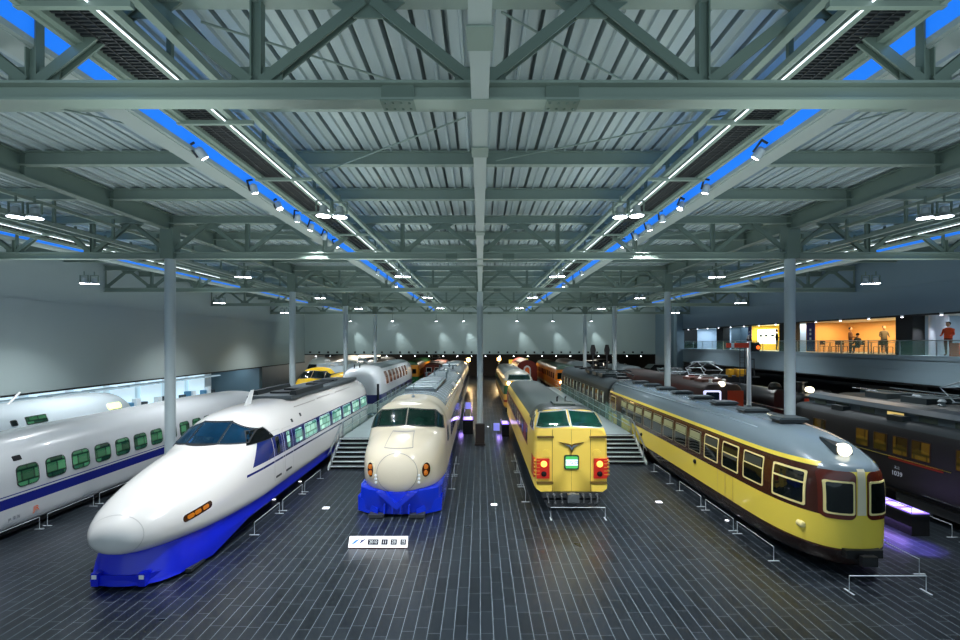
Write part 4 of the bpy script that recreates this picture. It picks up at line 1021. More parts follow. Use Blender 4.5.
# dark green electric car behind the streamliner
t, B = simple_train('electric_railcar', 'dark olive electric railcar with rooftop gear coupled behind the cream and brown railcar', 10.58, 34.2, 19.5, 1.42, 3.75, '#1f241e', [(3.12, 9, -9, 99, 0, '#333f44')], None)
for k in range(11):
    w_ = window(B, t, 'L', rrect(1.0+1.6*k, 1.95+1.6*k, 1.95, 2.8, .05), WIN_YEL if k % 3 == 1 else GLASSD, mat('frame_olive', '#5c6450', .4), .04)
    B.patch('L', rrect(1.05+1.6*k, 1.3+1.6*k, 2.0, 2.75, .02), off=.02).build('curtain', mat('curtain_pale', '#c8ccb8', .6), w_)
for k in range(7):
    y = 1.2+2.6*k; MB().box(-.4, .4, y-.3, y+.3, 3.72, 3.92).build('roof_ventilator', DARK, t)
for y in (3.0, 5.0, 7.4): MB().box(-1.0, .9, y, y+1.3, 3.74, 4.02).build('roof_box', mat('roof_box_dark', '#2a3336', .5), t)
pantograph(t, 2.0, 3.85, mat('panto_dark', '#39474c', .4, metal=.4), .45)
# orange railcar further back
t, B = simple_train('electric_railcar', 'orange electric railcar with green-grey roof and lit headlamp, far back on the right', 10.4, 56.5, 20, 1.42, 3.7, '#e07a12', [(3.2, 9, -9, 99, 0, '#4f6a5c'), (1.0, 1.15, -9, 99, 0, '#e8d8a0')], (1.2, 1.7, 11, 1.0, 2.05, 2.75), sides='L')
for sx in (-.85, 0, .85): window(B, t, 'F', rrect(sx-.33, sx+.33, 2.1, 2.8, .05), GLASSD, CHROME, .03)
MB().lathe([(.03, -.14), (.15, -.1), (.17, .05)], 12, (-.8, 0, 1.7), 'y').build('headlamp', LAMPY, t)
MB().lathe([(.03, -.14), (.15, -.1), (.17, .05)], 12, (.8, 0, 1.7), 'y').build('headlamp', LAMPY, t)
# brown clerestory coach at the right
def clerestory():
    t = thing('clerestory_coach', 'black-brown clerestory roof coach with yellow-lit windows beyond the cream railcar', 'train', (17.4, 8.0, 0))
    L = 16.5
    B = Body(flatcar_rows(L, 1.4, 3.45, .75, nu=5.5), N=48); B.build('body', livery('clerestory_paint', '#0b0909', [(3.2, 9, -9, 99, 0, '#242b2e')], .65, 0), t)
    b = MB(); b.prism([(-.62, 3.38), (.62, 3.38), (.62, 3.72), (.74, 3.74), (.5, 3.9), (0, 3.97), (-.5, 3.9), (-.74, 3.74), (-.62, 3.72)], .3, L-.3); c = b.build('clerestory', mat('clerestory_roof', '#3e494f', .4), t)
    for k in range(11):
        y = 1.0+1.4*k
        b = MB(); b.box(-.64, -.61, y, y+.75, 3.46, 3.66); b.build('clerestory_window', mat('clerestory_lit', '#c8b070', .3, emit='#d8bc70', es=.5) if k in (2, 4, 7) else mat('clerestory_dim', '#3c4640', .2), c)
    for y in (3.4, 7.2, 10.4, 13.4):
        b = MB(); b.box(-1.05, -.7, y, y+.7, 3.36, 3.6); b.build('roof_ventilator', mat('vent_dark', '#22292c', .4), t)
    for (a, c_) in ((.6, 1.5), (1.9, 2.6), (3.2, 4.0), (4.1, 4.9), (5.6, 6.5), (7.0, 7.4), (7.5, 7.95), (8.9, 9.6), (9.8, 10.4), (10.7, 11.3), (11.6, 12.2), (14, 14.8)):
        window(B, t, 'L', rrect(a, c_, 2.2, 2.86, .03), WIN_YEL, mat('frame_brown', '#2c1a10', .4), .03)
    RD = mat('stripe_red', '#7a2014', .35)
    for (a, c_) in ((1.0, 6.9), (8.4, 10.6), (12.4, 15.6)): B.patch('L', rrect(a, c_, 1.96, 2.08, .01, 1), off=.012, rings=1).build('red_stripe', RD, t)
    for (a, c_) in ((8.1, 12.4),): B.patch('L', rrect(a, c_, 2.05, 2.075, .005, 1), off=.03, rings=1).build('hand_rail', CHROME, t)
    for k in range(3): B.patch('L', rrect(3.2+4*k, 5.2+4*k, .95, .97, .005, 1), off=.02, rings=1).build('step_edge', CHROME, t)
    text('lettering', '1039', .24, mat('letter_white', '#c8d0d0', .5), t, (-1.43, 10.2, 1.45), (PI/2, 0, -PI/2))
    text('lettering', 'スニ', .13, mat('letter_white', '#c8d0d0', .5), t, (-1.43, 10.2, 1.68), (PI/2, 0, -PI/2))
    underframe(t, L, 1.2); bogie(t, 3); bogie(t, L-3)
clerestory()
# brown electric locomotive beyond
def brown_loco(name, label, x, y, L, col, topc, zt=3.6):
    t, B = simple_train(name, label, x, y, L, 1.4, zt, col, [(zt-.42, 9, -9, 99, 0, topc)], (2.2, 1.7, int((L-4)/1.7), .9, 2.1, 2.75), cat='locomotive', sides='L', nu=5)
    return t, B
t, B = brown_loco('electric_locomotive', 'red-brown electric train front with white-framed window beyond the clerestory coach', 17.0, 33.2, 19, '#34130c', '#2a201e')
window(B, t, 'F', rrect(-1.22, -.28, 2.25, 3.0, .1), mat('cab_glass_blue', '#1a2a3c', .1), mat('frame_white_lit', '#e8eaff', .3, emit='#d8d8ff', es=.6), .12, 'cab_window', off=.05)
window(B, t, 'F', rrect(.35, 1.15, 2.25, 2.9, .06), GLASSD, mat('frame_orange', '#a03818', .4), .05, 'cab_window')
MB().lathe([(.03, -.2), (.16, -.16), (.2, -.05), (.18, .2)], 16, (-.05, .1, 3.55), 'y').build('headlamp', mat('headlamp_lit', '#fff6e0', .2, emit='#fff2d0', es=2.0), t)
MB().box(.3, 1.4, -.04, 0, .9, 3.1).build('red_front_panel', mat('front_orange_red', '#b03a18', .4), t)
for (x, y) in ((-.5, .8), (.5, .9), (-.6, 2.3), (.6, 2.2), (0, 3.4), (-.6, 4.4), (.6, 4.6)):
    b = MB(); b.lathe([(.08, 3.55), (.14, 3.62), (.08, 3.7), (.14, 3.78), (.08, 3.86)], 10, (x, y, 0)); b.build('insulator', WHITE, t)
for y in (1.2, 3.2): MB().box(-.9, .9, y, y+1.3, 3.58, 3.78).build('roof_box', mat('roof_rust', '#5c3a30', .5), t)
b = MB(); b.tube([(-.9, 5, 3.9), (0, 8, 4.0), (.6, 14, 3.9)], .05); b.tube([(.8, 3, 3.9), (.5, 12, 4.0)], .05); b.build('busbar', CHROME, t)
pantograph(t, 3.0, 3.95, None, 1.0); pantograph(t, 9, 3.8, None, .35)
# nearest right electric locomotive, only its roof shows
t, B = brown_loco('electric_locomotive', 'dark electric locomotive with raised grey pantograph beneath the gallery on the right', 22.1, 15.5, 12.5, '#231812', '#2c3030', 3.55)
pantograph(t, 5.0, 3.75, mat('panto_grey', '#9aa6ac', .35, metal=.5), 1.25)
for (x, y) in ((-.5, 1.8), (.5, 2.4), (-.7, 3.6), (.7, 3.6), (-.7, 6.5), (.7, 6.5), (-.4, 8), (.4, 9), (-.5, 10.5), (0, 11.5)):
    b = MB(); b.lathe([(.1, 3.5), (.17, 3.58), (.1, 3.66), (.17, 3.74), (.1, 3.84)], 10, (x, y, 0)); b.build('insulator', mat('insulator_grey', '#7d878c', .35), t)
for y in (2.6, 7.0, 9.2): MB().box(-.95, .95, y, y+1.4, 3.5, 3.8).build('roof_box', mat('roof_box_dark', '#2a3336', .5), t)
b = MB(); b.tube([(-.9, 1.5, 3.9), (-.6, 6, 4.0), (-.9, 11.5, 3.9)], .04); b.tube([(.8, 1.5, 3.9), (.8, 11, 3.95)], .04); b.build('busbar', CHROME, t)

# ---------------------------------------------------- steam locomotives
def steam_loco(label, x, y, L=14, lamp=True):
    t = thing('steam_locomotive', label, 'locomotive', (x, y, 0))
    BK = mat('loco_black', '#111315', .28, coat=.3)
    prof = [(.02, .35), (.5, .38), (.82, .42), (.86, .5), (.9, .55), (.9, L*.66)]
    b = MB(); b.lathe(prof, 28, (0, 0, 2.35), 'y'); b.build('boiler', BK, t, smooth=40)
    MB().lathe([(.35, .25), (.5, .28), (.5, .36)], 24, (0, 0, 2.35), 'y').build('smokebox_door', mat('loco_black2', '#1c2022', .3), t)
    MB().lathe([(.3, 3.1), (.24, 3.3), (.26, 3.85), (.32, 3.95)], 18, (0, 1.2, 0)).build('chimney', BK, t)
    b = MB(); b.lathe([(.42, 3.0), (.42, 3.4), (.3, 3.62), (.1, 3.7)], 18, (0, 4.0, 0)); b.build('steam_dome', BK, t)
    for sx in (-1, 1):
        b = MB(); b.prism([(.1, 1.9), (2.0, 1.9), (2.0, 3.2), (1.6, 3.45), (.5, 3.45), (.1, 3.1)], sx*1.28-.02, sx*1.28+.02, 'x'); b.build('smoke_deflector', BK, t)
        MB().box(min(sx*.8, sx*1.4), max(sx*.8, sx*1.4), .1, L*.66, 1.72, 1.8).build('running_board', mat('board_edge', '#50585c', .4), t)
        b = MB(); b.tube([(sx*1.38, .3, 2.2), (sx*1.38, L*.66, 2.25)], .035); b.build('hand_rail', CHROME, t)
        for k in range(3): 
            MB().lathe([(.84, -.06), (.88, 0), (.84, .06)], 24, (sx*.75, 3.4+1.95*k, .9), 'x').build('driving_wheel', BK, t)
        MB().lathe([(.32, .5), (.35, .55), (.35, 1.5)], 16, (sx*1.15, 0, 1.0), 'y').build('cylinder', BK, t)
        b = MB(); b.tube([(sx*1.15, 1.5, .95), (sx*1.05, 3.4, .8), (sx*1.05, 7.3, .8)], .07); b.build('connecting_rod', CHROME, t)
    b = MB(); b.prism([(-1.4, 1.7), (1.4, 1.7), (1.4, 3.3), (.9, 3.75), (-.9, 3.75), (-1.4, 3.3)], L*.66, L*.66+2.2); b.build('cab', BK, t)
    b = MB(); b.box(-1.3, 1.3, L*.66+2.5, L+2.5, .9, 3.0); b.build('tender', BK, t)
    MB().box(-1.3, 1.3, -.2, .1, .75, 1.15).build('buffer_beam', BK, t)
    MB().box(-.5, .5, .2, .27, 2.75, 2.98).build('number_plate', mat('plate_red', '#8a2a18', .4), t)
    if lamp: MB().lathe([(.02, -.02), (.17, .0), (.2, .12), (.16, .4)], 18, (0, .3, 3.52), 'y').build('headlamp', mat('headlamp_lit', '#fff6e0', .2, emit='#fff2d0', es=2.0), t)
    else: MB().lathe([(.02, -.02), (.17, .0), (.2, .12), (.16, .4)], 18, (0, .3, 3.52), 'y').build('headlamp', mat('lamp_dull', '#7d8588', .3), t)
    return t
steam_loco('black steam locomotive with lit headlamp and red plate behind the nearest right column', 20.6, 29.2)
steam_loco('black steam locomotive without lit lamp, farther back under the right gallery', 22.0, 49.5, 12, False)
t = steam_loco('dark steam locomotive far away behind the signals near the back wall', 16.45, 60.9, 13, False)
t = steam_loco('dim steam locomotive farthest back on the right beyond the wall opening', 19.4, 66.5, 13, False)
# dark coaches further in the back on the right
simple_train('passenger_coach', 'grey-roofed dark coach far back beside the two signals', 13.25, 62, 14, 1.4, 3.9, '#2a2420', [(3.3, 9, -9, 99, 0, '#7c868a')], (1, 1.6, 7, .9, 2.1, 2.75), sides='L')
simple_train('passenger_coach', 'dark brown coach behind the red-brown electric train', 17.0, 53, 7, 1.4, 3.8, '#2a1a14', [(3.3, 9, -9, 99, 0, '#5a6468')], (1, 1.6, 3, .9, 2.1, 2.75), sides='L')
# ================================================================== PLATFORMS, STAIRS, BARRIERS
PLAT = mat('platform_pale', '#8c9a9c', .4, noise=.08, nscale=2); EDGE = mat('stair_nosing_white', '#e2eaea', .4); BARR = mat('barrier_bright_steel', '#c6ced2', .35, metal=.3)
def platform(label, x0, x1, y0, y1, z, rail_x, rail_side):
    t = thing('viewing_platform', label, 'platform', (0, 0, 0))
    MB().box(x0, x1, y0+2.1, y1, z-.12, z).build('deck', PLAT, t)
    MB().box(x0+.1, x1-.1, y0+2.3, y1-.1, 0, z-.12).build('base', DARK, t)
    n = 7
    for k in range(n):
        zz = z*(k+1)/n; yy = y0+.3*k
        b = MB(); b.box(x0, x1, yy+.03, yy+.34, zz-.04, zz-.002); s_ = b.build('stair_tread', mat('tread_grey', '#3c4446', .5), t); MB().box(x0, x1, yy-.01, yy+.05, zz-.04, zz).build('nosing', EDGE, s_)
        b = MB(); b.box(x0+.04, x1-.04, yy+.06, yy+.3, max(zz-z/n, 0), zz-.05); b.build('riser', BLACK, s_)
    for x in (x0-.04, x1+.04):
        b = MB(); b.add([(x-.03, y0-.15, 0), (x+.03, y0-.15, 0), (x+.03, y0+2.1, z), (x-.03, y0+2.1, z), (x-.03, y0-.15, .2), (x+.03, y0-.15, .2), (x+.03, y0+1.9, z+.02), (x-.03, y0+1.9, z+.02)],
                        [(0,1,2,3), (4,5,6,7), (0,1,5,4), (1,2,6,5), (2,3,7,6), (3,0,4,7)]); b.build('stringer', EDGE, t)
    # glazed rails along one side of the stair and the platform
    x = rail_x
    for (h) in (.45, .9):
        b = MB(); b.tube([(x, y0-.1, h), (x, y0+2.1, z+h), (x, y1, z+h)], .022, 6); b.build('hand_rail', RAILM, t)
    b = MB(); b.tube([(x+rail_side*.12, y0-.1, .75), (x+rail_side*.12, y0+2.1, z+.75)], .022, 6); b.build('hand_rail', RAILM, t)
    for k in range(4):
        yy = y0+.1+.66*k; b = MB(); b.bar((x, yy, .0+z*max(0, (yy-y0))/2.1), (x, yy, .9+z*(yy-y0)/2.1), .035); b.build('baluster', RAILM, t)
    yy = y0+2.3
    while yy < y1-1.8:
        p = MB(); p.box(x-.008, x+.008, yy+.06, yy+1.74, z+.06, z+.86); p.build('glass_pane', GREENGLASS, t)
        b = MB(); b.bar((x, yy, z), (x, yy, z+.9), .035); b.build('baluster', RAILM, t); yy += 1.8
    return t
platform('grey stepped viewing platform between the long-nosed and round-nosed bullet trains', -7.65, -4.95, 24.2, 55, 1.2, -7.6, -1)
platform('grey stepped viewing platform between yellow express and cream railcar', 5.3, 8.75, 25.2, 56, 1.2, 8.7, 1)
# yellowish end panels and glass boxes at the right platform's far side
b = MB(); b.box(8.6, 8.66, 31.2, 32.6, 1.25, 2.4); t = b.build('glass_screen', GREENGLASS); tag(t, 'pale green glass screen standing on the right platform by the railcar door', 'glass screen')

def barrier(L):
    t = thing('floor_barrier', 'x', 'barrier')
    b = MB(); b.tube([(0, 0, .0), (0, 0, .42), (0, L, .42), (0, L, 0)], .013, 8); b.build('rail', BARR, t)
    for y in (0, L):
        b = MB(); b.box(-.16, .16, y-.025, y+.025, 0, .015); b.build('foot', BARR, t)
    return t
BR2 = barrier(2.0); k = 0
spots = []
for i, y in enumerate((14.1, 16.35, 18.75, 21.8)): spots.append((8.72, y, 0, '%s low steel barrier along the aisle side of the cream railcar' % ORD[i]))
for i, y in enumerate((16.0, 18.3, 20.6)): spots.append((-7.6, y, 0, '%s low steel barrier beside the long-nosed bullet train' % ORD[i]))
for i, y in enumerate((12.2, 14.5, 16.8, 19.1, 21.4, 23.7)): spots.append((-15.3, y, 0, '%s low steel barrier along the train with the blue waist stripe' % ORD[i]))
for i, y in enumerate((13.4, 15.8, 18.2)): spots.append((15.7, y, 0, '%s low steel barrier beside the clerestory coach' % ORD[i]))
for i, y in enumerate((19.3, 21.6, 23.9)): spots.append((1.85, y, 0, '%s low steel barrier beside the yellow express' % ORD[i]))
for i, y in enumerate((21.0, 23.3)): spots.append((-1.25, y, 0, '%s low steel barrier at the right flank of the round-nosed bullet train' % ORD[i]))
spots.append((12.3, 13.3, 0, 'low steel barrier beyond the nose of the cream railcar'))
spots.append((11.6, 12.35, PI/2, 'low steel barrier across the nose of the cream railcar'))
spots.append((4.6, 17.45, PI/2, 'low steel barrier across the front of the yellow express'))
for i, (x, y, r, lab) in enumerate(spots):
    o = BR2 if i == 0 else dup(BR2, lab)
    o['label'] = lab.replace('first', 'nearest').replace('second', 'second nearest').replace('third', 'third nearest').replace('fourth', 'fourth nearest')
    o['group'] = 'low floor barriers'; o.location = (x, y, 0); o.rotation_euler = (0, 0, r)

# little white lit plates on the floor
MK = None
for i, (px, py) in enumerate(((326, 508.5), (494, 505), (659, 502.5), (83, 481), (488, 427), (274, 500), (300, 482), (727, 521))):
    d = CH*F/(py-HZ); x = (px-480)*d/F
    lab = ['small glowing white floor marker between the two blue-skirted bullet trains', 'small glowing white floor marker in the middle aisle ahead of the central column', 'small glowing white floor marker between the yellow express and the cream railcar',
           'small white floor marker below the train with the blue waist stripe', 'small white floor marker beside the middle column base', 'small white floor marker at the nearest barrier of the long-nosed bullet train',
           'small white floor marker at the second barrier of the long-nosed bullet train', 'small white floor marker under the flank barrier of the cream railcar'][i]
    if MK is None:
        MK = thing('floor_marker', lab, 'floor light', (x, d, 0), 0, 'white markers on the floor')
        MB().box(-.14, .14, -.11, .11, 0, .02).build('frame', CHROME, MK); MB().box(-.115, .115, -.085, .085, .02, .028).build('lit_face', mat('marker_lit', '#ffffff', .3, emit='#f0f0ff', es=2.0), MK)
    else:
        o = dup(MK, lab, (x, d, 0)); o.scale = (1, 1, 1) if i in (1, 2) else (.5, .5, 1)

# date sign in front of the early bullet train
t = thing('date_sign', 'white date board with blue logo and black number tiles on the floor', 'sign', (-3.22, 14.95, 0), 0)
b = MB(); b.add([(-.93, 0, .03), (.93, 0, .03), (.93, .16, .31), (-.93, .16, .31), (-.93, .04, .03), (.93, .04, .03), (.93, .20, .31), (-.93, .20, .31)],
                [(0,1,2,3), (4,5,6,7), (0,1,5,4), (1,2,6,5), (2,3,7,6), (3,0,4,7)]); b.build('board', mat('sign_white', '#f6f6f6', .4, emit='#ffffff', es=.25), t)
MB().box(-.93, .93, .0, .3, 0, .03).build('foot', mat('sign_foot', '#5a2c28', .5), t)
ang = math.atan2(.28, .16); 
def on_sign(name, x, z, w_, h_, m, o=.004):
    b = MB(); k = .16/.28; zc = z
    b.add([(x-w_/2, (zc-h_/2-.03)*k-o, zc-h_/2), (x+w_/2, (zc-h_/2-.03)*k-o, zc-h_/2), (x+w_/2, (zc+h_/2-.03)*k-o, zc+h_/2), (x-w_/2, (zc+h_/2-.03)*k-o, zc+h_/2),
           (x-w_/2, (zc-h_/2-.03)*k+.01, zc-h_/2), (x+w_/2, (zc-h_/2-.03)*k+.01, zc-h_/2), (x+w_/2, (zc+h_/2-.03)*k+.01, zc+h_/2), (x-w_/2, (zc+h_/2-.03)*k+.01, zc+h_/2)],
          [(0,1,2,3), (4,5,6,7), (0,1,5,4), (1,2,6,5), (2,3,7,6), (3,0,4,7)])
    return b.build(name, m, t)
TILE = mat('tile_ink', '#16172c', .4)
for (x, w_, s) in ((-.16, .34, '2010'), (.20, .20, '11'), (.49, .20, '28'), (.79, .18, '日')):
    tl = on_sign('number_tile', x, .172, w_, .14, TILE)
    text('numeral', s, .13, WHITE, tl, (x, (.172-.03)*.16/.28-.008, .172), (ang, 0, 0))
for x in (.04, .345, .64): on_sign('dot', x, .172, .025, .03, TILE)
for pts, c in (([(-.86, .10), (-.74, .14), (-.58, .25), (-.72, .22)], '#2f86e8'), ([(-.60, .12), (-.54, .22), (-.38, .26), (-.50, .18)], '#1c2d6c')):
    k = .16/.28; b = MB(); n = len(pts)
    b.add([(p[0], (p[1]-.03)*k-.012, p[1]) for p in pts]+[(p[0], (p[1]-.03)*k+.01, p[1]) for p in pts], [tuple(range(n)), tuple(range(n, 2*n))[::-1]]+[(i, (i+1) % n, n+(i+1) % n, n+i) for i in range(n)])
    b.build('logo', mat('logo'+c, c, .4), t)

# purple-lit display tables
PUR = mat('display_purple', '#b9a0ff', .4, emit='#7a50ff', es=.8); PURW = mat('display_white', '#ffffff', .4, emit='#c8b4ff', es=.7)
def display(label, x, y, L, w_, h=.85):
    t = thing('display_table', label, 'display table', (x, y, 0), 0)
    MB().box(-w_/2, w_/2, 0, L, 0, h-.12).build('base', BLACK, t)
    MB().box(-w_/2-.05, w_/2+.05, -.05, L+.05, h-.12, h-.06).build('top', DARK, t)
    MB().box(-w_/2, w_/2, .0, L, h-.06, h-.045).build('lit_panel', PUR, t)
    for k in range(3): MB().box(-w_/2+.08, w_/2-.08, .12+k*L/3, .12+k*L/3+L/3*.6, h-.045, h-.03).build('exhibit_card', PURW, t)
    b = MB(); b.tube([(-w_/2, 0, h-.05), (-w_/2, 0, h+.14), (-w_/2, L, h+.14), (-w_/2, L, h-.05)], .012, 6); b.build('guard_rail', CHROME, t)
    light('display_glow', 'AREA', (0, L/2, h-.02), 8, (.55, .38, 1), t, rot=(PI, 0, 0), shape='RECTANGLE', size=w_, size_y=L)
    light('display_underglow', 'AREA', (-w_/2-.15, L/2, .3), 8, (.40, .25, 1), t, shape='RECTANGLE', size=.3, size_y=L)
    return t
display('black display table with purple glowing top before the clerestory coach', 14.75, 15.9, 1.9, .6, .8)
display('small purple-lit display stand beside the right flank of the round-nosed bullet train', -.85, 33.5, 1.4, .7, 1.05)
display('small purple-lit display stand at the left side of the yellow express', 1.75, 32.6, 1.4, .5, .9)
for (x, y, h, lab) in ((-.9, 36.2, 1.9, 'tall pale information panel beside the round-nosed bullet train'), (1.1, 31.6, 1.1, 'small lit information panel beside the yellow express')):
    t = thing('information_panel', lab, 'panel', (x, y, 0)); MB().box(-.2, .2, 0, .05, h-.5, h).build('panel', mat('info_panel', '#8a8fd0', .4, emit='#8a8fff', es=.35), t)
    for sx in (-.27, .27): MB().box(sx-.02, sx+.02, .05, .09, 0, h).build('post', CHROME, t)
# purple floor glow near the right corner comes from a ceiling spot
light('purple_spot', 'SPOT', (13.7, 15.2, 9.0), 15000, (.26, .16, 1), spot_size=math.radians(13), spot_blend=.8, shadow_soft_size=.1)

# ---------------------------------------------------- signals
def semaphore():
    t = thing('semaphore_signal', 'tall semaphore signal with orange-red arm and white post beyond the cream railcar', 'signal', (14.1, 24.9, 0))
    b = MB(); b.lathe([(.13, 0), (.13, 3.2)], 14); b.build('lower_post', mat('post_grey', '#9aa4a8', .4), t)
    b = MB(); b.lathe([(.11, 3.2), (.09, 6.55)], 14); b.build('upper_post', mat('post_white', '#e8eaea', .4), t)
    b = MB(); b.lathe([(.1, 6.55), (.13, 6.65), (.05, 6.85)], 12); b.build('finial', BLACK, t)
    R_ = mat('arm_orange_red', '#e0401c', .4)
    b = MB(); b.box(-1.25, -.08, -.14, -.10, 6.2, 6.45); a = b.build('signal_arm', R_, t); b = MB(); b.box(-1.0, -.85, -.145, -.095, 6.2, 6.45); b.build('arm_stripe', WHITE, a)
    b = MB(); b.lathe([(.2, -.05), (.24, 0), (.2, .1)], 16, (.32, -.12, 6.25), 'y'); b.box(.05, .5, -.1, .0, 6.0, 6.5); b.build('spectacle', BLACK, t)
    MB().lathe([(.09, -.2), (.1, -.16)], 12, (.38, -.0, 6.22), 'y').build('lens', mat('lens_orange', '#e05018', .3, emit='#ff6020', es=1.2), t)
    b = MB(); 
    for x in (-.42, -.17): b.bar((x, .1, 4.3), (x, .1, 6.2), .03)
    for k in range(6): b.bar((-.42, .1, 4.5+.3*k), (-.17, .1, 4.5+.3*k), .025)
    b.build('ladder', DARK, t)
    b = MB(); b.bar((-.45, .1, 4.65), (.6, .1, 4.65), .06); b.bar((0, .05, 5.6), (.3, .05, 5.6), .05); b.bar((.3, .05, 5.6), (.3, .05, 4.65), .03); b.build('cross_bar', DARK, t)
semaphore()
for i, (px, lab) in enumerate(((593, 'left one of two dark colour-light signals before the back wall'), (607, 'right one of two dark colour-light signals before the back wall'))):
    d = 53.5; x = (px-480)*d/F
    t = thing('light_signal', lab, 'signal', (x, d, 0), 0, 'colour-light signals')
    MB().lathe([(.1, 0), (.08, 5.1)], 10).build('post', DARK, t)
    b = MB(); b.prism([(-.24, 5.1), (.24, 5.1), (.3, 5.6), (.16, 6.2), (-.16, 6.2), (-.3, 5.6)], -.1, .1); b.build('signal_head', BLACK, t)
    MB().box(-.5, .5, -.03, .03, 5.0, 5.08).build('cross_bar', BLACK, t)

# ---------------------------------------------------- left recess exhibits
for i in range(8):
    y = 24+3.4*i
    t = thing('display_case', '%s bright glazed display case from the near end of the left recess' % ORD[i], 'display case', (-28.2, y, 0), 0, 'lit display cases in the left recess')
    MB().box(-.5, .5, 0, 2.9, 0, .9).build('plinth', mat('case_plinth', '#c8d2d6', .5), t)
    MB().box(-1.2, -1.15, .1, 2.8, .9, 3.4).build('back_panel', mat('case_panel', '#cfe4ee', .5, emit='#cfeaf8', es=.45), t)
    MB().box(-.5, .5, 0, 2.9, 2.9, 3.0).build('case_top', mat('case_top', '#9fb0b8', .5), t)
    for k in range(3):
        b = MB(); b.cbox((.0, .6+.8*k, 1.2+.15*(k % 2)), (.4, .5, .6+.2*((i+k) % 3))); b.build('exhibit', [mat('exh_dark', '#2a343a', .5), mat('exh_blue', '#4f86a8', .5), mat('exh_white', '#e4eaec', .5)][(i+k) % 3], t)
light('recess_light', 'AREA', (-26.3, 34, 3.85), 520, (.82, .93, 1), shape='RECTANGLE', size=1.5, size_y=36)
# rear hall lamps
for i, (x, y, lab) in enumerate(((-1.85, 76, 'warm glowing lantern far back just left of the middle column'), (3.2, 80, 'warm glowing lantern far back just right of the middle column'))):
    t = thing('lantern', lab, 'lamp', (x, y, 0)); MB().lathe([(.05, 0), (.05, 3.3)], 8).build('post', DARK, t); MB().lathe([(.05, 3.3), (.3, 3.45), (.3, 3.85), (.05, 4.0)], 12).build('globe', mat('lantern_warm', '#ffd890', .3, emit='#ffc060', es=10), t)
    light('lantern_light', 'POINT', (0, -.5, 3.6), 260, (1, .75, .4), t, shadow_soft_size=.2)
MB_ = MB(); MB_.box(-23.4, -18.5, 88, 88.3, 2.0, 5.0); tag(MB_.build('lit_shop_front', mat('shop_lit', '#fff6e0', .5, emit='#fff4dc', es=1.3)), 'bright white lit shop front far back at the left', 'shop front')
for i, (x0, x1, z0, z1, c, nm) in enumerate(((5.4, 6.4, 2.2, 3.2, '#c8b040', 'left one of two yellowish lit boards in the rear hall'), (7.2, 9.0, 2.4, 3.4, '#b8a850', 'right one of two yellowish lit boards in the rear hall'))):
    b = MB(); b.box(x0, x1, 89, 89.2, z0, z1); tag(b.build('lit_board', mat('board_y%d' % i, c, .5, emit=c, es=.5)), nm, 'board')
for x in (-18, -6, 6, 18): light('rear_hall_light', 'AREA', (x, 78, 5.9), 330, (1, .9, .75), shape='SQUARE', size=3)
# yellow painted machine parts under the gallery
for i, (px, w_) in enumerate(((731.5, .45), (741.5, .8))):
    d = 36.5; x = (px-480)*d/F; b = MB(); b.box(x-w_*.4, x+w_*.4, d, d+.5, 3.95, 4.4); b.box(x-w_*.4+.1, x+w_*.4-.1, d+.1, d+.4, 3.8, 3.95)
    tag(b.build('crane_hook_block', mat('machine_yellow', '#c8961c', .4)), '%s yellow hoist block hanging under the gallery beyond the semaphore' % ('smaller' if i == 0 else 'larger'), 'hoist', 'yellow hoist blocks')

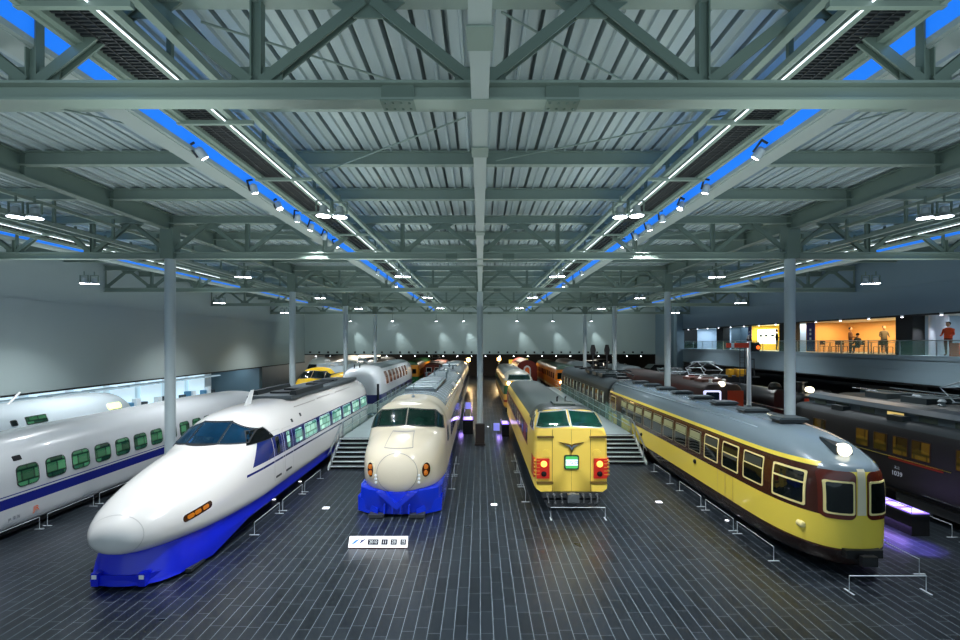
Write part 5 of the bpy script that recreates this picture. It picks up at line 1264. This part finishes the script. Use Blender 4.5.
# ---------------------------------------------------- people and furniture in the gallery
def limb_mesh(name, joints, edges, radii, m, parent):
    me = bpy.data.meshes.new(name); me.from_pydata(joints, edges, []); o = bpy.data.objects.new(name, me); C.objects.link(o)
    sk = o.modifiers.new('Skin', 'SKIN'); 
    for i, r in enumerate(radii): me.skin_vertices[0].data[i].radius = (r, r) if False else (r, r)
    o.modifiers.new('Sub', 'SUBSURF').levels = 1; me.materials.append(m); o.parent = parent; return o
def person(label, loc, rz, sit, top, leg='#20242c', hair='#140e0a'):
    t = thing('person', label, 'person', loc, rz)
    hip = .5 if sit else .92
    if sit: legs = [(.10, -.42, .48), (.10, -.45, .08), (.11, -.58, .04)]
    else: legs = [(.10, -.02, .5), (.10, .02, .09), (.11, -.13, .04)]
    J = [(0, 0, hip), (0, -.01, hip+.28), (0, 0, hip+.50), (0, -.01, hip+.60)]; E = [(0, 1), (1, 2), (2, 3)]; R = [.15, .14, .15, .055]
    for sx in (-1, 1):
        n = len(J); J += [(sx*.10, -.03, hip-.02)] + [(sx*p[0], p[1], p[2]) for p in legs]; E += [(0, n), (n, n+1), (n+1, n+2), (n+2, n+3)]; R += [.10, .065, .042, .035]
        n = len(J); J += [(sx*.19, 0, hip+.48), (sx*.25, -.04, hip+.2), (sx*.2, -.28, hip+.14), (sx*.17, -.36, hip+.16)]; E += [(2, n), (n, n+1), (n+1, n+2), (n+2, n+3)]; R += [.055, .045, .035, .03]
    me = bpy.data.meshes.new('body'); me.from_pydata(J, E, []); o = bpy.data.objects.new('body', me); C.objects.link(o); o.parent = t
    o.modifiers.new('Skin', 'SKIN')
    if not me.skin_vertices:
        bpy.context.view_layer.update()
    for i, r in enumerate(R): me.skin_vertices[0].data[i].radius = (r, r)
    me.skin_vertices[0].data[0].use_root = True
    o.modifiers.new('Sub', 'SUBSURF').levels = 1
    me.materials.append(livery('clothes_'+top+leg, top, [(-1, hip+.02, -9, 9, 0, leg)], .8, 0))
    b = MB(); b.lathe([(.02, -.13), (.06, -.11), (.085, -.03), (.09, .04), (.07, .1), (.02, .125)], 14, (0, -.02, hip+.74)); b.lathe([(.01, -.13), (.02, -.1)], 8, (0, -.02, hip+.73), 'y')
    h = b.build('head', mat('skin', '#c89878', .6), t, smooth=True)
    b = MB(); b.lathe([(.095, -.02), (.1, .05), (.08, .11), (.02, .14)], 14, (0, .005, hip+.75)); b.build('hair', mat('hair'+hair, hair, .8), h, smooth=True)
    return t
TBL = CHR = None
def table(x, y, lab):
    global TBL
    if TBL is None:
        TBL = thing('cafe_table', lab, 'table', (x, y, 5.75), 0, 'tables in the orange restaurant')
        MB().lathe([(.38, .70), (.4, .72), (.4, .74)], 20).build('tabletop', mat('table_pale', '#d8c090', .4), TBL); MB().lathe([(.03, .02), (.03, .70)], 8).build('stem', DARK, TBL); MB().lathe([(.22, 0), (.22, .02)], 14).build('base', DARK, TBL)
    else: dup(TBL, lab, (x, y, 5.75))
def chair(x, y, rz, lab):
    global CHR
    if CHR is None:
        CHR = thing('cafe_chair', lab, 'chair', (x, y, 5.75), rz, 'chairs in the orange restaurant'); m_ = mat('chair_brown', '#2a1a12', .5)
        MB().box(-.2, .2, -.2, .2, .43, .46).build('seat', m_, CHR); MB().box(-.19, .19, .18, .21, .55, .85).build('backrest', m_, CHR)
        for sx in (-1, 1):
            for sy in (-1, 1):
                b = MB(); b.bar((sx*.18, sy*.18, 0), (sx*.18, sy*.18, .43 if sy < 0 else .85), .03); b.build('leg', m_, CHR)
    else: dup(CHR, lab, (x, y, 5.75), rz)
ty = [28.8, 30.6, 32.4, 34.2]
for i, y in enumerate(ty):
    table(25.2, y, '%s small round table from the dark pier in the orange restaurant' % ORD[i])
    chair(25.2, y+.58, 0, 'dark chair behind the %s round table from the dark pier' % ORD[i])
    if i != 2: chair(25.2, y-.58, PI, 'dark chair in front of the %s round table from the dark pier' % ORD[i])
person('person in dark clothes sitting with back turned at the middle restaurant table', (25.2, 31.7, 5.72), PI, True, '#15181c')
person('person in brown top standing at the far end of the orange restaurant', (26.5, 34.0, 5.77), .6, False, '#4a2c1a')
person('person in grey top standing behind a table in the orange restaurant', (26.7, 31.4, 5.77), -.4, False, '#5c5648')
person('person in orange-red coat standing in the pale gallery room by the glass', (24.75, 25.1, 5.77), -1.2, False, '#d04a1c', '#7a2c14')
b = MB(); b.cbox((24.75, 24.55, 6.1), (.5, .5, .7)); tag(b.build('orange_stool', mat('stool_orange', '#c04818', .5)), 'orange-red block seat beside the person in orange coat', 'seat')
person('person in dark coat standing before the bright yellow room screen', (24.6, 39.4, 5.77), 1.0, False, '#20262c')
# ================================================================== WORLD, CAMERA
w = bpy.data.worlds.new('World'); SC.world = w; w.use_nodes = True
w.node_tree.nodes['Background'].inputs[0].default_value = (.55, .72, .85, 1)
w.node_tree.nodes['Background'].inputs[1].default_value = .6
cd = bpy.data.cameras.new('Camera'); cam = bpy.data.objects.new('Camera', cd); C.objects.link(cam)
cam.location = (0, 0, CH); cam.rotation_euler = (PI/2, 0, 0)
cd.sensor_width = 36; cd.lens = 36*F/960; cd.shift_y = (HZ-320)/960; cd.clip_end = 300; cd.clip_start = .05
SC.camera = cam
SC.view_settings.view_transform = 'Standard'; SC.view_settings.look = 'None'; SC.view_settings.gamma = 1
SC.view_settings.use_curve_mapping = False; SC.view_settings.exposure = .82
SC.cycles.use_denoising = True; SC.cycles.max_bounces = 6; SC.cycles.sample_clamp_indirect = 6
